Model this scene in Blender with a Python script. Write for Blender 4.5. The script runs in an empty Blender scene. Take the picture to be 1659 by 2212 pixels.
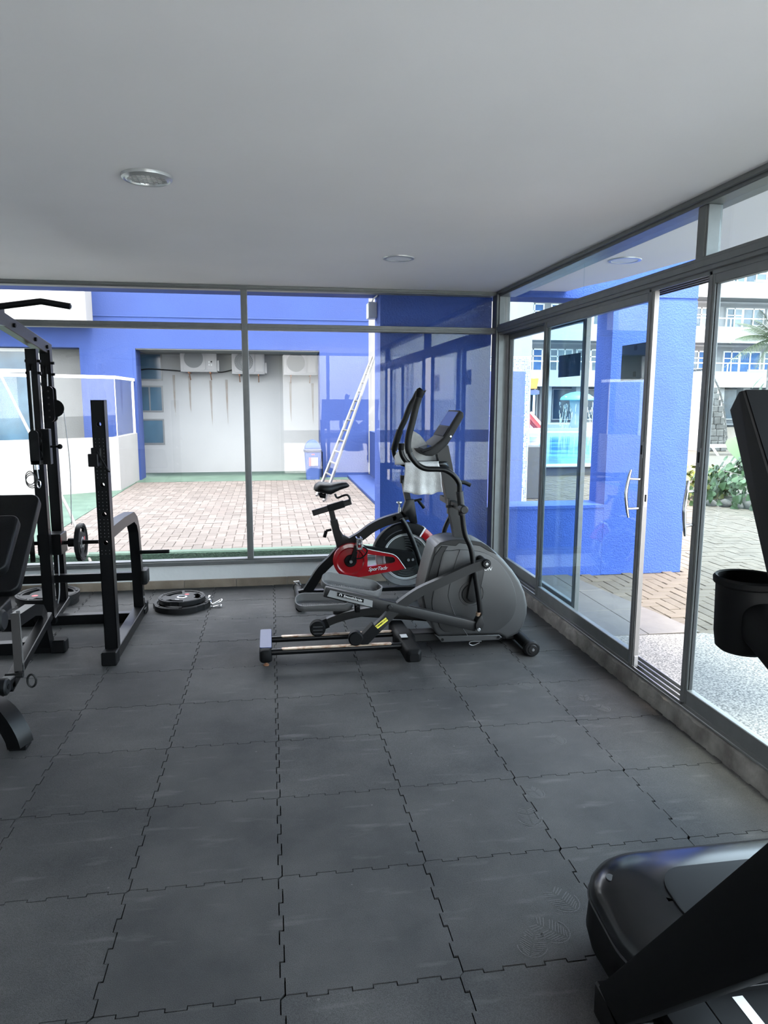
import bpy, bmesh, math, random
from math import sin, cos, pi, radians as R, atan2, sqrt, tan
from mathutils import Vector, Matrix
V = Vector
random.seed(7)
scene = bpy.context.scene
COL = scene.collection

# ------------------------------------------------------------------ camera
FPX, W, H, EYE = 1550.0, 1659.0, 2212.0, 1.60
_p, _y, _r = R(8.82), R(8.95), R(0.13)
_F = V((sin(_y)*cos(_p), cos(_y)*cos(_p), -sin(_p)))
_Rt = V((cos(_y), -sin(_y), 0)); _U = _Rt.cross(_F)
CR = _Rt*cos(_r) + _U*sin(_r); CU = -_Rt*sin(_r) + _U*cos(_r)
CPOS = V((0, 0, EYE))
cam = bpy.data.cameras.new('camera'); cam.sensor_fit = 'HORIZONTAL'; cam.sensor_width = 36
cam.lens = FPX*36/W; cam.clip_start = 0.05; cam.clip_end = 300
co = bpy.data.objects.new('camera', cam); COL.objects.link(co)
m = Matrix((CR, CU, -_F)).transposed().to_4x4(); m.translation = CPOS
co.matrix_world = m
scene.camera = co

def at(x, y, X=None, Y=None, Z=None):
    """sight line through a point of the photograph, met with a plane of the real room"""
    d = _F*FPX + CR*(x-W/2) - CU*(y-H/2)
    t = X/d.x if X is not None else Y/d.y if Y is not None else (Z-EYE)/d.z
    return CPOS + d*t
def AT(pts, **k): return [at(a, b, **k) for a, b in pts]

# ------------------------------------------------------------------ sky, sun, exposure
world = bpy.data.worlds.new('sky'); scene.world = world; world.use_nodes = True
nt = world.node_tree; bg = nt.nodes['Background']
sky = nt.nodes.new('ShaderNodeTexSky'); sky.sky_type = 'NISHITA'
sky.sun_disc = False; sky.sun_elevation = R(58); sky.sun_rotation = R(200)
sky.air_density = 1.0; sky.dust_density = 4.0; sky.ozone_density = 1.0
hz = nt.nodes.new('ShaderNodeMix'); hz.data_type = 'RGBA'; hz.inputs[0].default_value = 0.75
hz.inputs[7].default_value = (5.5, 5.55, 5.65, 1)          # hazy white cloud cover over the blue
nt.links.new(sky.outputs[0], hz.inputs[6]); nt.links.new(hz.outputs[2], bg.inputs[0])
bg.inputs[1].default_value = 0.38
sun = bpy.data.lights.new('sun', 'SUN'); sun.energy = 2.4; sun.angle = R(12); sun.color = (1, .87, .70)
so = bpy.data.objects.new('sun', sun); COL.objects.link(so)
so.rotation_euler = V((-0.16, 0.24, -0.95)).to_track_quat('-Z', 'Y').to_euler()
vs = scene.view_settings
vs.view_transform = 'Standard'; vs.look = 'None'; vs.gamma = 1; vs.use_curve_mapping = False
vs.exposure = 2.4
cy = scene.cycles
cy.max_bounces = 10; cy.diffuse_bounces = 5; cy.glossy_bounces = 4; cy.transmission_bounces = 6
cy.transparent_max_bounces = 24; cy.caustics_reflective = False; cy.caustics_refractive = False
cy.sample_clamp_indirect = 6

# ------------------------------------------------------------------ materials
MATS = {}
def mat(name, col=(.5, .5, .5), rough=.5, metal=0, vary=0, scale=8, col2=None, detail=4, bump=0, bscale=60, spec=.5,
        rand=0, coat=0, lo=.35, hi=.65, island=0):
    if name in MATS: return MATS[name]
    m = bpy.data.materials.new(name); m.use_nodes = True
    n = m.node_tree.nodes; l = m.node_tree.links; b = n['Principled BSDF']
    b.inputs['Base Color'].default_value = (*col, 1); b.inputs['Roughness'].default_value = rough
    b.inputs['Metallic'].default_value = metal; b.inputs['Specular IOR Level'].default_value = spec
    if coat: b.inputs['Coat Weight'].default_value = coat
    tc = n.new('ShaderNodeTexCoord')
    src = None
    if col2:
        no = n.new('ShaderNodeTexNoise'); no.inputs['Scale'].default_value = scale; no.inputs['Detail'].default_value = detail
        l.new(tc.outputs['Object'], no.inputs['Vector'])
        cr = n.new('ShaderNodeValToRGB'); cr.color_ramp.elements[0].position = lo; cr.color_ramp.elements[1].position = hi
        cr.color_ramp.elements[0].color = (*col, 1); cr.color_ramp.elements[1].color = (*col2, 1)
        l.new(no.outputs['Fac'], cr.inputs[0]); src = cr.outputs[0]
    if rand or island:
        oi = n.new('ShaderNodeObjectInfo'); rv = oi.outputs['Random']
        if island:
            g = n.new('ShaderNodeNewGeometry'); ad = n.new('ShaderNodeMath'); ad.operation = 'ADD'
            l.new(rv, ad.inputs[0]); l.new(g.outputs['Random Per Island'], ad.inputs[1])
            fr = n.new('ShaderNodeMath'); fr.operation = 'FRACT'; l.new(ad.outputs[0], fr.inputs[0]); rv = fr.outputs[0]
        k = rand or island
        mr = n.new('ShaderNodeMapRange'); mr.inputs[3].default_value = 1-k; mr.inputs[4].default_value = 1+k
        l.new(rv, mr.inputs[0])
        hs = n.new('ShaderNodeHueSaturation'); l.new(mr.outputs[0], hs.inputs['Value'])
        if src: l.new(src, hs.inputs['Color'])
        else: hs.inputs['Color'].default_value = (*col, 1)
        src = hs.outputs[0]
    if src: l.new(src, b.inputs['Base Color'])
    if bump:
        nb = n.new('ShaderNodeTexNoise'); nb.inputs['Scale'].default_value = bscale; nb.inputs['Detail'].default_value = 3
        l.new(tc.outputs['Object'], nb.inputs['Vector'])
        bp = n.new('ShaderNodeBump'); bp.inputs['Strength'].default_value = bump; bp.inputs['Distance'].default_value = .01
        l.new(nb.outputs['Fac'], bp.inputs['Height']); l.new(bp.outputs[0], b.inputs['Normal'])
    MATS[name] = m
    return m

def glass(name, tint):
    m = bpy.data.materials.new(name); m.use_nodes = True
    n = m.node_tree.nodes; l = m.node_tree.links; n.remove(n['Principled BSDF'])
    t = n.new('ShaderNodeBsdfTransparent'); t.inputs[0].default_value = (*[sqrt(c) for c in tint], 1)
    g = n.new('ShaderNodeBsdfGlossy'); g.inputs['Roughness'].default_value = 0.0
    f = n.new('ShaderNodeFresnel'); gm = n.new('ShaderNodeNewGeometry'); io = n.new('ShaderNodeMapRange')   # same index seen from inside the pane
    io.inputs[3].default_value = 1.36; io.inputs[4].default_value = 1/1.36
    l.new(gm.outputs['Backfacing'], io.inputs[0]); l.new(io.outputs[0], f.inputs[0])
    x = n.new('ShaderNodeMixShader')
    l.new(f.outputs[0], x.inputs[0]); l.new(t.outputs[0], x.inputs[1]); l.new(g.outputs[0], x.inputs[2])
    l.new(x.outputs[0], n['Material Output'].inputs[0]); MATS[name] = m
    return m

GLASS = glass('tinted_door_glass', (.68, .83, .89))
GLASSB = glass('window_glass', (.92, .94, .945))
FARGLASS = mat('far_pane', (.05, .16, .26), .08, spec=.8)
def M(n): return MATS[n]
mat('ceiling_paint', (0.82, 0.8, 0.81), .8, col2=(0.85, 0.83, 0.84), scale=1.2)
mat('white_paint', (0.8, 0.81, 0.81), .6, col2=(0.72, 0.73, 0.73), scale=3, lo=.2, hi=.6, bump=.15, bscale=30)
mat('aluminium', (0.1374, 0.1445, 0.1445), .42, .35, col2=(0.1564, 0.1635, 0.1635), scale=14)
mat('aluminium_bright', (0.1809, 0.1853, 0.1853), .35, .5)
mat('gasket', (.02, .02, .022), .5)
mat('kerb_stone', (0.12, 0.11, 0.1), .8, col2=(0.24, 0.23, 0.21), scale=9, bump=.5, bscale=40)
mat('beige_tile', (0.2244, 0.1758, 0.1309), .45, col2=(0.3142, 0.2543, 0.1982), scale=6, rand=.12, bump=.3, bscale=22)
mat('grout', (.35, .33, .31), .9)
mat('screed', (.006, .006, .006), .95)
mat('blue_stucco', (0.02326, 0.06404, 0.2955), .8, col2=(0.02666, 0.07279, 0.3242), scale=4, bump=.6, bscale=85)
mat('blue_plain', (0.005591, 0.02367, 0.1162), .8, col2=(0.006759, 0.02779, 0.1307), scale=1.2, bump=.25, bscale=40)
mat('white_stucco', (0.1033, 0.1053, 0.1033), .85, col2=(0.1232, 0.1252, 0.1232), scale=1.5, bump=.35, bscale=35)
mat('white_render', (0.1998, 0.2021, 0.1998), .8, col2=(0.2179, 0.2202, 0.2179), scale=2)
mat('green_floor', (0.01987, 0.04768, 0.03655), .75, col2=(0.03377, 0.06754, 0.05364), scale=3.5)
mat('black_steel', (0.002232, 0.00248, 0.002976), .34, spec=.24)
mat('black_plastic', (0.002232, 0.00248, 0.002976), .6, spec=.15)
mat('black_vinyl', (0.002976, 0.003224, 0.003968), .48, spec=.2, bump=.12, bscale=220)
mat('rubber', (0.003472, 0.00372, 0.004464), .6, spec=.3)
mat('chrome', (.75, .76, .77), .16, 1)
mat('steel', (.45, .46, .47), .3, .9)
mat('cable', (.45, .46, .48), .4, .6)
mat('red_gloss', (0.2834, 0.003696, 0.007392), .25, coat=.4)
mat('white_gloss', (.75, .75, .75), .4)
mat('yellow_print', (.75, .68, .08), .5)
mat('print_white', (.80, .80, .80), .5)
mat('print_grey', (.42, .43, .44), .5)
mat('dust', (.095, .095, .095), .95)
mat('shroud_grey', (0.02619, 0.02684, 0.0275), .45, col2=(0.03077, 0.03142, 0.03208), scale=5)
mat('shroud_rim', (0.0419, 0.04321, 0.04452), .42)
mat('charcoal', (0.009424, 0.009672, 0.01017), .45, spec=.35)
mat('pedal_grey', (0.1066, 0.108, 0.1102), .55, bump=.2, bscale=200)
mat('label_grey', (0.1848, 0.1883, 0.1918), .45)
mat('rail_rust', (.45, .36, .27), .4, .5, col2=(.22, .10, .045), scale=30, lo=.45, hi=.7)
mat('cap_blue', (.055, .07, .16), .45)
mat('towel_cloth', (0.544, 0.552, 0.552), .95, col2=(0.608, 0.616, 0.616), scale=40, bump=.5, bscale=260)
mat('screen', (.05, .07, .13), .12)
mat('brushed_disc', (.30, .30, .31), .35, .45, col2=(.20, .20, .21), scale=10)
mat('flywheel_dark', (.045, .05, .05), .35, .4)
mat('hood_gloss', (0.00558, 0.00589, 0.00682), .22, spec=.45)
mat('hood_panel', (0.0124, 0.01302, 0.01395), .6, spec=.15)
mat('console_grey', (0.02083, 0.02133, 0.02232), .55, spec=.15)
mat('bin_blue', (0.02838, 0.05676, 0.1703), .45)
mat('band_dark', (.03, .04, .07), .6)
mat('sticker_red', (.55, .06, .07), .5)
mat('sticker_paper', (.62, .55, .52), .6, col2=(.35, .33, .33), scale=60)
mat('ac_white', (0.2463, 0.2503, 0.2543), .5)
mat('ac_dark', (.10, .11, .115), .6)
mat('rust', (.22, .10, .05), .8)
mat('dark_pane', (.035, .07, .10), .15, spec=.6, col2=(.06, .12, .17), scale=2)
mat('sign_back', (.035, .055, .065), .4)
mat('tape', (.012, .02, .025), .6)
mat('paver_red', (0.06098, 0.05221, 0.0499), .85, col2=(0.07392, 0.06699, 0.06468), scale=3, island=.20, lo=.3, hi=.7)
mat('paver_grey', (0.05821, 0.04823, 0.03659), .85, col2=(0.07151, 0.06154, 0.04907), scale=9, island=.12, lo=.3, hi=.7)
mat('joint_sand', (0.0363, 0.033, 0.0297), .95)
mat('walk_tile', (0.06439, 0.06008, 0.0558), .6, col2=(0.07869, 0.0744, 0.06867), scale=6, detail=8, bump=.3, bscale=14)
mat('pool_white', (0.2554, 0.2611, 0.2554), .7)
mat('pool_grey', (0.05676, 0.05676, 0.0596), .7)
mat('sea_blue', (0.09082, 0.2838, 0.3519), .4)
mat('slide_red', (0.363, 0.0594, 0.0594), .4)
mat('orange', (0.495, 0.2178, 0.0396), .5)
mat('orange_tile', (0.363, 0.1848, 0.1056), .7)
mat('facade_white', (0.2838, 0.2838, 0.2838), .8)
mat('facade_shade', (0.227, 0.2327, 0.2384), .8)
mat('curtain_blue', (0.02838, 0.09082, 0.2384), .7, col2=(0.04541, 0.1362, 0.3122), scale=3)
mat('blind_grey', (.24, .30, .34), .7)
mat('rail_white', (.78, .79, .79), .5)
mat('stone_grey', (0.05108, 0.05108, 0.04825), .9, col2=(0.08514, 0.08514, 0.0823), scale=7, rand=.2, bump=.8, bscale=18)
mat('trunk_bark', (.10, .095, .085), .95, col2=(.19, .18, .165), scale=18, bump=.8, bscale=30)
mat('leaf_green', (0.01987, 0.04825, 0.01249), .45, island=.45)
mat('leaf_big', (0.02838, 0.07946, 0.01135), .35, rand=.25)
mat('leaf_yellow', (0.08514, 0.1022, 0.01419), .5, island=.4)
mat('palm_green', (0.04257, 0.06244, 0.02554), .6, island=.3)
mat('tile_white', (.72, .76, .78), .4)
mat('tile_mid', (.14, .30, .55), .35)
mat('tile_dark', (.03, .09, .26), .35)
mat('panel_blue', (.06, .09, .34), .6, col2=(.16, .20, .50), scale=150, lo=.5, hi=.7)
mat('ladder_alu', (0.1249, 0.1305, 0.1334), .45, .4)
mat('pipe_white', (0.1, 0.1, 0.1), .6)
mat('lamp_ring', (.50, .51, .51), .3, .6)
mat('lamp_glass', (0.9, 0.88, 0.82), .35)
mat('lamp_flat', (.78, .79, .80), .5)

def _rubber():
    m = mat('rubber_mat', (.06, .06, .06), .7, spec=.14)
    n = m.node_tree.nodes; l = m.node_tree.links; b = n['Principled BSDF']
    tc = n.new('ShaderNodeNewGeometry')
    def noise(s, d=4, r=.6):
        x = n.new('ShaderNodeTexNoise'); x.inputs['Scale'].default_value = s; x.inputs['Detail'].default_value = d; x.inputs['Roughness'].default_value = r
        l.new(tc.outputs['Position'], x.inputs['Vector']); return x
    big = noise(1.7, 6); rmp = n.new('ShaderNodeValToRGB')
    rmp.color_ramp.elements[0].position = .35; rmp.color_ramp.elements[0].color = (.040, .0405, .042, 1)
    rmp.color_ramp.elements[1].position = .70; rmp.color_ramp.elements[1].color = (.078, .0765, .0755, 1)
    l.new(big.outputs['Fac'], rmp.inputs[0])
    oi = n.new('ShaderNodeObjectInfo'); mr = n.new('ShaderNodeMapRange'); mr.inputs[3].default_value = .94; mr.inputs[4].default_value = 1.06
    l.new(oi.outputs['Random'], mr.inputs[0])
    hs = n.new('ShaderNodeHueSaturation'); l.new(rmp.outputs[0], hs.inputs['Color']); l.new(mr.outputs[0], hs.inputs['Value'])
    gr = noise(420, 2); g2 = n.new('ShaderNodeMapRange'); g2.inputs[1].default_value = .3; g2.inputs[2].default_value = .75; g2.inputs[3].default_value = .65; g2.inputs[4].default_value = 1.45
    l.new(gr.outputs['Fac'], g2.inputs[0])
    h2 = n.new('ShaderNodeHueSaturation'); l.new(hs.outputs[0], h2.inputs['Color']); l.new(g2.outputs[0], h2.inputs['Value'])
    # pale scuffs and crumbs
    vo = n.new('ShaderNodeTexVoronoi'); vo.inputs['Scale'].default_value = 9; l.new(tc.outputs['Position'], vo.inputs['Vector'])
    lt = n.new('ShaderNodeMath'); lt.operation = 'LESS_THAN'; lt.inputs[1].default_value = .035; l.new(vo.outputs['Distance'], lt.inputs[0])
    mp = n.new('ShaderNodeMapping'); mp.inputs['Scale'].default_value = (3, 14, 1); mp.inputs['Rotation'].default_value = (0, 0, .5); l.new(tc.outputs['Position'], mp.inputs['Vector'])
    sc = n.new('ShaderNodeTexNoise'); sc.inputs['Scale'].default_value = 1.3; sc.inputs['Detail'].default_value = 5; l.new(mp.outputs[0], sc.inputs['Vector'])
    s2 = n.new('ShaderNodeMapRange'); s2.inputs[1].default_value = .60; s2.inputs[2].default_value = .80; s2.inputs[4].default_value = .45; l.new(sc.outputs['Fac'], s2.inputs[0])
    mx = n.new('ShaderNodeMath'); mx.operation = 'MAXIMUM'; l.new(s2.outputs[0], mx.inputs[0])
    k = n.new('ShaderNodeMath'); k.operation = 'MULTIPLY'; k.inputs[1].default_value = .5; l.new(lt.outputs[0], k.inputs[0]); l.new(k.outputs[0], mx.inputs[1])
    mi = n.new('ShaderNodeMix'); mi.data_type = 'RGBA'; mi.inputs[7].default_value = (.16, .155, .15, 1)
    l.new(mx.outputs[0], mi.inputs[0]); l.new(h2.outputs[0], mi.inputs[6]); l.new(mi.outputs[2], b.inputs['Base Color'])
    bp = n.new('ShaderNodeBump'); bp.inputs['Strength'].default_value = .5; bp.inputs['Distance'].default_value = .004
    l.new(gr.outputs['Fac'], bp.inputs['Height']); l.new(bp.outputs[0], b.inputs['Normal'])
_rubber()
def _speckle():
    m = mat('speckled_mat', (.3, .3, .3), .9); n = m.node_tree.nodes; l = m.node_tree.links; b = n['Principled BSDF']
    tc = n.new('ShaderNodeTexCoord'); x = n.new('ShaderNodeTexNoise'); x.inputs['Scale'].default_value = 85; x.inputs['Detail'].default_value = 3
    l.new(tc.outputs['Object'], x.inputs['Vector']); r = n.new('ShaderNodeValToRGB'); r.color_ramp.interpolation = 'LINEAR'
    r.color_ramp.elements[0].position = .38; r.color_ramp.elements[0].color = (.06, .06, .06, 1)
    r.color_ramp.elements[1].position = .62; r.color_ramp.elements[1].color = (.22, .21, .20, 1)
    l.new(x.outputs['Fac'], r.inputs[0]); l.new(r.outputs[0], b.inputs['Base Color'])
_speckle()
def _water():
    m = mat('pool_water', (.05, .32, .55), .08); n = m.node_tree.nodes; l = m.node_tree.links; b = n['Principled BSDF']
    tc = n.new('ShaderNodeTexCoord'); mp = n.new('ShaderNodeMapping'); mp.inputs['Scale'].default_value = (.25, 1.0, 1); l.new(tc.outputs['Object'], mp.inputs['Vector'])
    x = n.new('ShaderNodeTexNoise'); x.inputs['Scale'].default_value = 1.1; x.inputs['Detail'].default_value = 5; l.new(mp.outputs[0], x.inputs['Vector'])
    r = n.new('ShaderNodeValToRGB'); r.color_ramp.elements[0].position = .38; r.color_ramp.elements[0].color = (.03, .17, .45, 1)
    r.color_ramp.elements[1].position = .62; r.color_ramp.elements[1].color = (.16, .50, .66, 1)
    l.new(x.outputs['Fac'], r.inputs[0]); l.new(r.outputs[0], b.inputs['Base Color'])
    bp = n.new('ShaderNodeBump'); bp.inputs['Strength'].default_value = .4; l.new(x.outputs['Fac'], bp.inputs['Height']); l.new(bp.outputs[0], b.inputs['Normal'])
_water()
def _drip():
    # white wall with rust runs below the brackets, as they are on the plaster
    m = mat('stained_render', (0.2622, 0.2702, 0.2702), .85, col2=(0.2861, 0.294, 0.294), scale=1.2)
_drip()

mat('green_face_shaded', (0.01135, 0.03406, 0.02554), .95, col2=(0.02838, 0.06244, 0.04825), scale=45, bump=.6)  # kerb green with the face's shade put into the colour; coarse grain is real
mat('bounce_ground', (.72, .71, .69), .8, col2=(.78, .77, .75), scale=2)  # pale colour for unseen ground, chosen to bounce daylight back up
# ------------------------------------------------------------------ mesh helpers
ORG = {}
class MB:
    def __init__(s): s.bm = bmesh.new(); s.mi = 0
    def _new(s, geom, bevel=0, seg=1):
        fs = [f for f in geom if isinstance(f, bmesh.types.BMFace)]
        for f in fs: f.material_index = s.mi
    def box(s, lo, hi, bevel=0, seg=1, M=None):
        t = bmesh.new()
        bmesh.ops.create_cube(t, size=1)
        for v in t.verts: v.co = V([(lo[i]+hi[i])/2 + v.co[i]*(hi[i]-lo[i]) for i in range(3)])
        if bevel: bmesh.ops.bevel(t, geom=t.edges[:], offset=bevel, segments=seg, affect='EDGES', profile=.5)
        return s._add(t, M)
    def obox(s, c, size, M, bevel=0, seg=1):
        """box of a size, turned by a 3x3 matrix, centred on c"""
        a = [x/2 for x in size]
        return s.box([-x for x in a], a, bevel, seg, Matrix.Translation(V(c)) @ M.to_4x4())
    def beam(s, a, b, w, h, up=(0, 0, 1), bevel=0, seg=1):
        a, b = V(a), V(b); d = b-a; L = d.length; z = d.normalized(); u = V(up)
        x = u.cross(z)
        if x.length < 1e-4: x = V((1, 0, 0)).cross(z)
        x.normalize(); y = z.cross(x)
        return s.obox((a+b)/2, (w, h, L), Matrix((x, y, z)).transposed(), bevel, seg)
    def _add(s, t, M=None):
        if M is not None: bmesh.ops.transform(t, matrix=M, verts=t.verts)
        mp = {}
        for v in t.verts: mp[v] = s.bm.verts.new(v.co)
        for f in t.faces:
            try: nf = s.bm.faces.new([mp[v] for v in f.verts]); nf.material_index = s.mi
            except ValueError: pass
        t.free(); return s
    def tube(s, pts, r, seg=12, closed=False, caps=True, flat=1.0, smooth=0, ph=0):
        pts = [V(p) for p in pts]
        rs = list(r) if isinstance(r, (list, tuple)) else [r]*len(pts)
        if smooth: pts, rs = spline(pts, rs, smooth, closed)
        n = len(pts); rings = []; px = None
        for i, p in enumerate(pts):
            a = pts[i-1] if (i or closed) else p; b = pts[(i+1) % n] if (i < n-1 or closed) else p
            z = (b-a)
            z = z.normalized() if z.length > 1e-9 else V((0, 0, 1))
            if px is None:
                x = V((0, 0, 1)).cross(z)
                if x.length < .05: x = V((0, 1, 0)).cross(z)
            else: x = px - z*px.dot(z)
            x.normalize(); px = x; y = z.cross(x)
            rings.append([s.bm.verts.new(p + (x*cos(2*pi*k/seg+ph) + y*sin(2*pi*k/seg+ph)*flat)*rs[i]) for k in range(seg)])
        for i in range(n if closed else n-1):
            A, B = rings[i], rings[(i+1) % n]
            for k in range(seg):
                f = s.bm.faces.new((A[k], A[(k+1) % seg], B[(k+1) % seg], B[k])); f.material_index = s.mi
        if caps and not closed:
            f = s.bm.faces.new(rings[0][::-1]); f.material_index = s.mi
            f = s.bm.faces.new(rings[-1]); f.material_index = s.mi
        return s
    def rtube(s, pts, w, h, smooth=0):
        return s.tube(pts, w/2*sqrt(2), 4, flat=h/w, smooth=smooth, ph=pi/4)
    def lathe(s, prof, seg=32, M=None, closed=False):
        t = bmesh.new(); rings = []
        for r, z in prof:
            if r < 1e-5: rings.append([t.verts.new((0, 0, z))])
            else: rings.append([t.verts.new((r*cos(2*pi*k/seg), r*sin(2*pi*k/seg), z)) for k in range(seg)])
        m = len(rings)
        for i in range(m if closed else m-1):
            A, B = rings[i], rings[(i+1) % m]
            for k in range(seg):
                q = [A[k % len(A)], A[(k+1) % len(A)], B[(k+1) % len(B)], B[k % len(B)]]
                q = list(dict.fromkeys(q))
                if len(q) > 2: t.faces.new(q)
        return s._add(t, M)
    def prism(s, poly, d0, d1, axis='Y', bevel=0, seg=2, holes=None, M=None):
        """poly: 2D outline. axis Y: (x,z); X: (y,z); Z: (x,y)"""
        def p3(a, b, d): return {'Y': (a, d, b), 'X': (d, a, b), 'Z': (a, b, d)}[axis]
        t = bmesh.new()
        A = [t.verts.new(p3(a, b, d0)) for a, b in poly]; B = [t.verts.new(p3(a, b, d1)) for a, b in poly]
        n = len(poly)
        f0 = t.faces.new(A); f1 = t.faces.new(B[::-1])
        for i in range(n): t.faces.new((A[i], B[i], B[(i+1) % n], A[(i+1) % n]))
        bmesh.ops.recalc_face_normals(t, faces=t.faces)
        if bevel:
            ed = [e for e in t.edges if f0 in e.link_faces or f1 in e.link_faces]
            bmesh.ops.bevel(t, geom=ed, offset=bevel, segments=seg, affect='EDGES', profile=.5)
        return s._add(t, M)
    def ring2(s, outer, inner, d0, d1, axis='Y', M=None):
        """band between two outlines with the same number of points"""
        def p3(a, b, d): return {'Y': (a, d, b), 'X': (d, a, b), 'Z': (a, b, d)}[axis]
        t = bmesh.new(); n = len(outer)
        q = [[t.verts.new(p3(a, b, d)) for a, b in pl] for pl, d in ((outer, d0), (outer, d1), (inner, d1), (inner, d0))]
        for j in range(4):
            A, B = q[j], q[(j+1) % 4]
            for i in range(n): t.faces.new((A[i], A[(i+1) % n], B[(i+1) % n], B[i]))
        bmesh.ops.recalc_face_normals(t, faces=t.faces)
        return s._add(t, M)
    def cyl(s, a, b, r, seg=20, r2=None, bevel=0):
        a, b = V(a), V(b); q = (b-a).to_track_quat('Z', 'Y').to_matrix().to_4x4(); L = (b-a).length; r2 = r if r2 is None else r2
        if bevel: pr = [(0, 0), (r-bevel, 0), (r, bevel), (r2, L-bevel), (r2-bevel, L), (0, L)]
        else: pr = [(0, 0), (r, 0), (r2, L), (0, L)]
        return s.lathe(pr, seg, Matrix.Translation(a) @ q)
    def sphere(s, c, r, seg=16, sc=(1, 1, 1)):
        t = bmesh.new(); bmesh.ops.create_uvsphere(t, u_segments=seg, v_segments=max(6, seg//2), radius=r)
        return s._add(t, Matrix.Translation(V(c)) @ Matrix.Diagonal((*sc, 1)))
    def loft(s, rings, cap0=True, cap1=True):
        q = [[s.bm.verts.new(p) for p in r] for r in rings]; n = len(q[0])
        for A, B in zip(q, q[1:]):
            for i in range(n):
                f = s.bm.faces.new((A[i], A[(i+1) % n], B[(i+1) % n], B[i])); f.material_index = s.mi
        if cap0: s.bm.faces.new(q[0][::-1]).material_index = s.mi
        if cap1: s.bm.faces.new(q[-1]).material_index = s.mi
        return s
    def grid(s, fn, nu, nv):
        q = [[s.bm.verts.new(fn(i/nu, j/nv)) for j in range(nv+1)] for i in range(nu+1)]
        for i in range(nu):
            for j in range(nv):
                f = s.bm.faces.new((q[i][j], q[i+1][j], q[i+1][j+1], q[i][j+1])); f.material_index = s.mi
        return s
    def quad(s, *p):
        f = s.bm.faces.new([s.bm.verts.new(V(a)) for a in p]); f.material_index = s.mi; return s
    def mesh(s, name, mats, smooth=35):
        me = bpy.data.meshes.new(name)
        bmesh.ops.recalc_face_normals(s.bm, faces=s.bm.faces)
        if smooth:
            for f in s.bm.faces: f.smooth = True
        s.bm.to_mesh(me); s.bm.free()
        if smooth: me.set_sharp_from_angle(angle=R(smooth))
        for m_ in (mats if isinstance(mats, (list, tuple)) else [mats]): me.materials.append(MATS[m_] if isinstance(m_, str) else m_)
        return me
    def build(s, name, mats, parent=None, smooth=35, local=False, kind=None, label=None, thick=0):
        me = s.mesh(name, mats, smooth)
        o = bpy.data.objects.new(name, me); COL.objects.link(o)
        if parent is not None:
            o.parent = parent
            if not local: me.transform(Matrix.Translation(-ORG[parent.name]))
            ORG[o.name] = ORG[parent.name] if not local else V((0, 0, 0))
        else:
            if not local:
                vs_ = [v.co for v in me.vertices]
                lo = [min(v[i] for v in vs_) for i in range(3)]; hi = [max(v[i] for v in vs_) for i in range(3)]
                c = V(((lo[0]+hi[0])/2, (lo[1]+hi[1])/2, lo[2]))
                me.transform(Matrix.Translation(-c)); o.location = c; ORG[o.name] = c
            else: ORG[o.name] = V((0, 0, 0))
        if kind: o['kind'] = kind
        if label: o['label'] = label
        if thick:
            md = o.modifiers.new('thickness', 'SOLIDIFY'); md.thickness = thick; md.offset = 0
        return o

def spline(pts, rs, k, closed=False):
    out, ro = [], []; n = len(pts)
    rng = n if closed else n-1
    for i in range(rng):
        p1, p2 = pts[i], pts[(i+1) % n]
        p0 = pts[i-1] if (i or closed) else p1*2-p2
        p3 = pts[(i+2) % n] if (i < n-2 or closed) else p2*2-p1
        for j in range(k):
            t = j/k
            out.append(.5*((2*p1) + (p2-p0)*t + (2*p0-5*p1+4*p2-p3)*t*t + (3*p1-p0-3*p2+p3)*t**3))
            ro.append(rs[i]*(1-t) + rs[(i+1) % n]*t)
    if not closed: out.append(pts[-1]); ro.append(rs[-1])
    return out, ro
def spl2(pts, k, closed=True):
    o, _ = spline([V((a, b, 0)) for a, b in pts], [1]*len(pts), k, closed)
    return [(p.x, p.y) for p in o]
def rrect(x0, x1, y0, y1, r, n=6):
    o = []
    for cx, cy_, a in ((x1-r, y1-r, 0), (x0+r, y1-r, 90), (x0+r, y0+r, 180), (x1-r, y0+r, 270)):
        for i in range(n+1): t = R(a+90*i/n); o.append((cx+r*cos(t), cy_+r*sin(t)))
    return o
def circ(cx, cy_, r, n=32, ph=0, ry=None): return [(cx+r*cos(2*pi*i/n+ph), cy_+(ry or r)*sin(2*pi*i/n+ph)) for i in range(n)]
def xz(pts): return [(p.x, p.z) for p in pts]
def yz(pts): return [(p.y, p.z) for p in pts]

def thing(name, label, cat, loc=(0, 0, 0), rotz=0, group=None):
    o = bpy.data.objects.new(name, None); COL.objects.link(o); o.empty_display_size = .05
    o.location = loc; o.rotation_euler = (0, 0, rotz); o['label'] = label; o['category'] = cat
    if group: o['group'] = group
    ORG[o.name] = V(loc)
    return o
def tag(o, label, cat, group=None, kind=None):
    o['label'] = label; o['category'] = cat
    if group: o['group'] = group
    if kind: o['kind'] = kind
    return o
def struct(name, loc=(0, 0, 0)):
    o = bpy.data.objects.new(name, None); COL.objects.link(o); o.location = loc; o['kind'] = 'structure'; o.empty_display_size = .05
    ORG[o.name] = V(loc); return o
def inst(name, me, parent, loc, rotz=0, rot=None, sc=None):
    """one more piece that shares its mesh; loc is in world metres"""
    o = bpy.data.objects.new(name, me); COL.objects.link(o); o.parent = parent
    o.location = V(loc) - ORG[parent.name]; o.rotation_euler = rot or (0, 0, rotz)
    if sc: o.scale = sc
    ORG[o.name] = V(loc)
    return o
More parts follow.
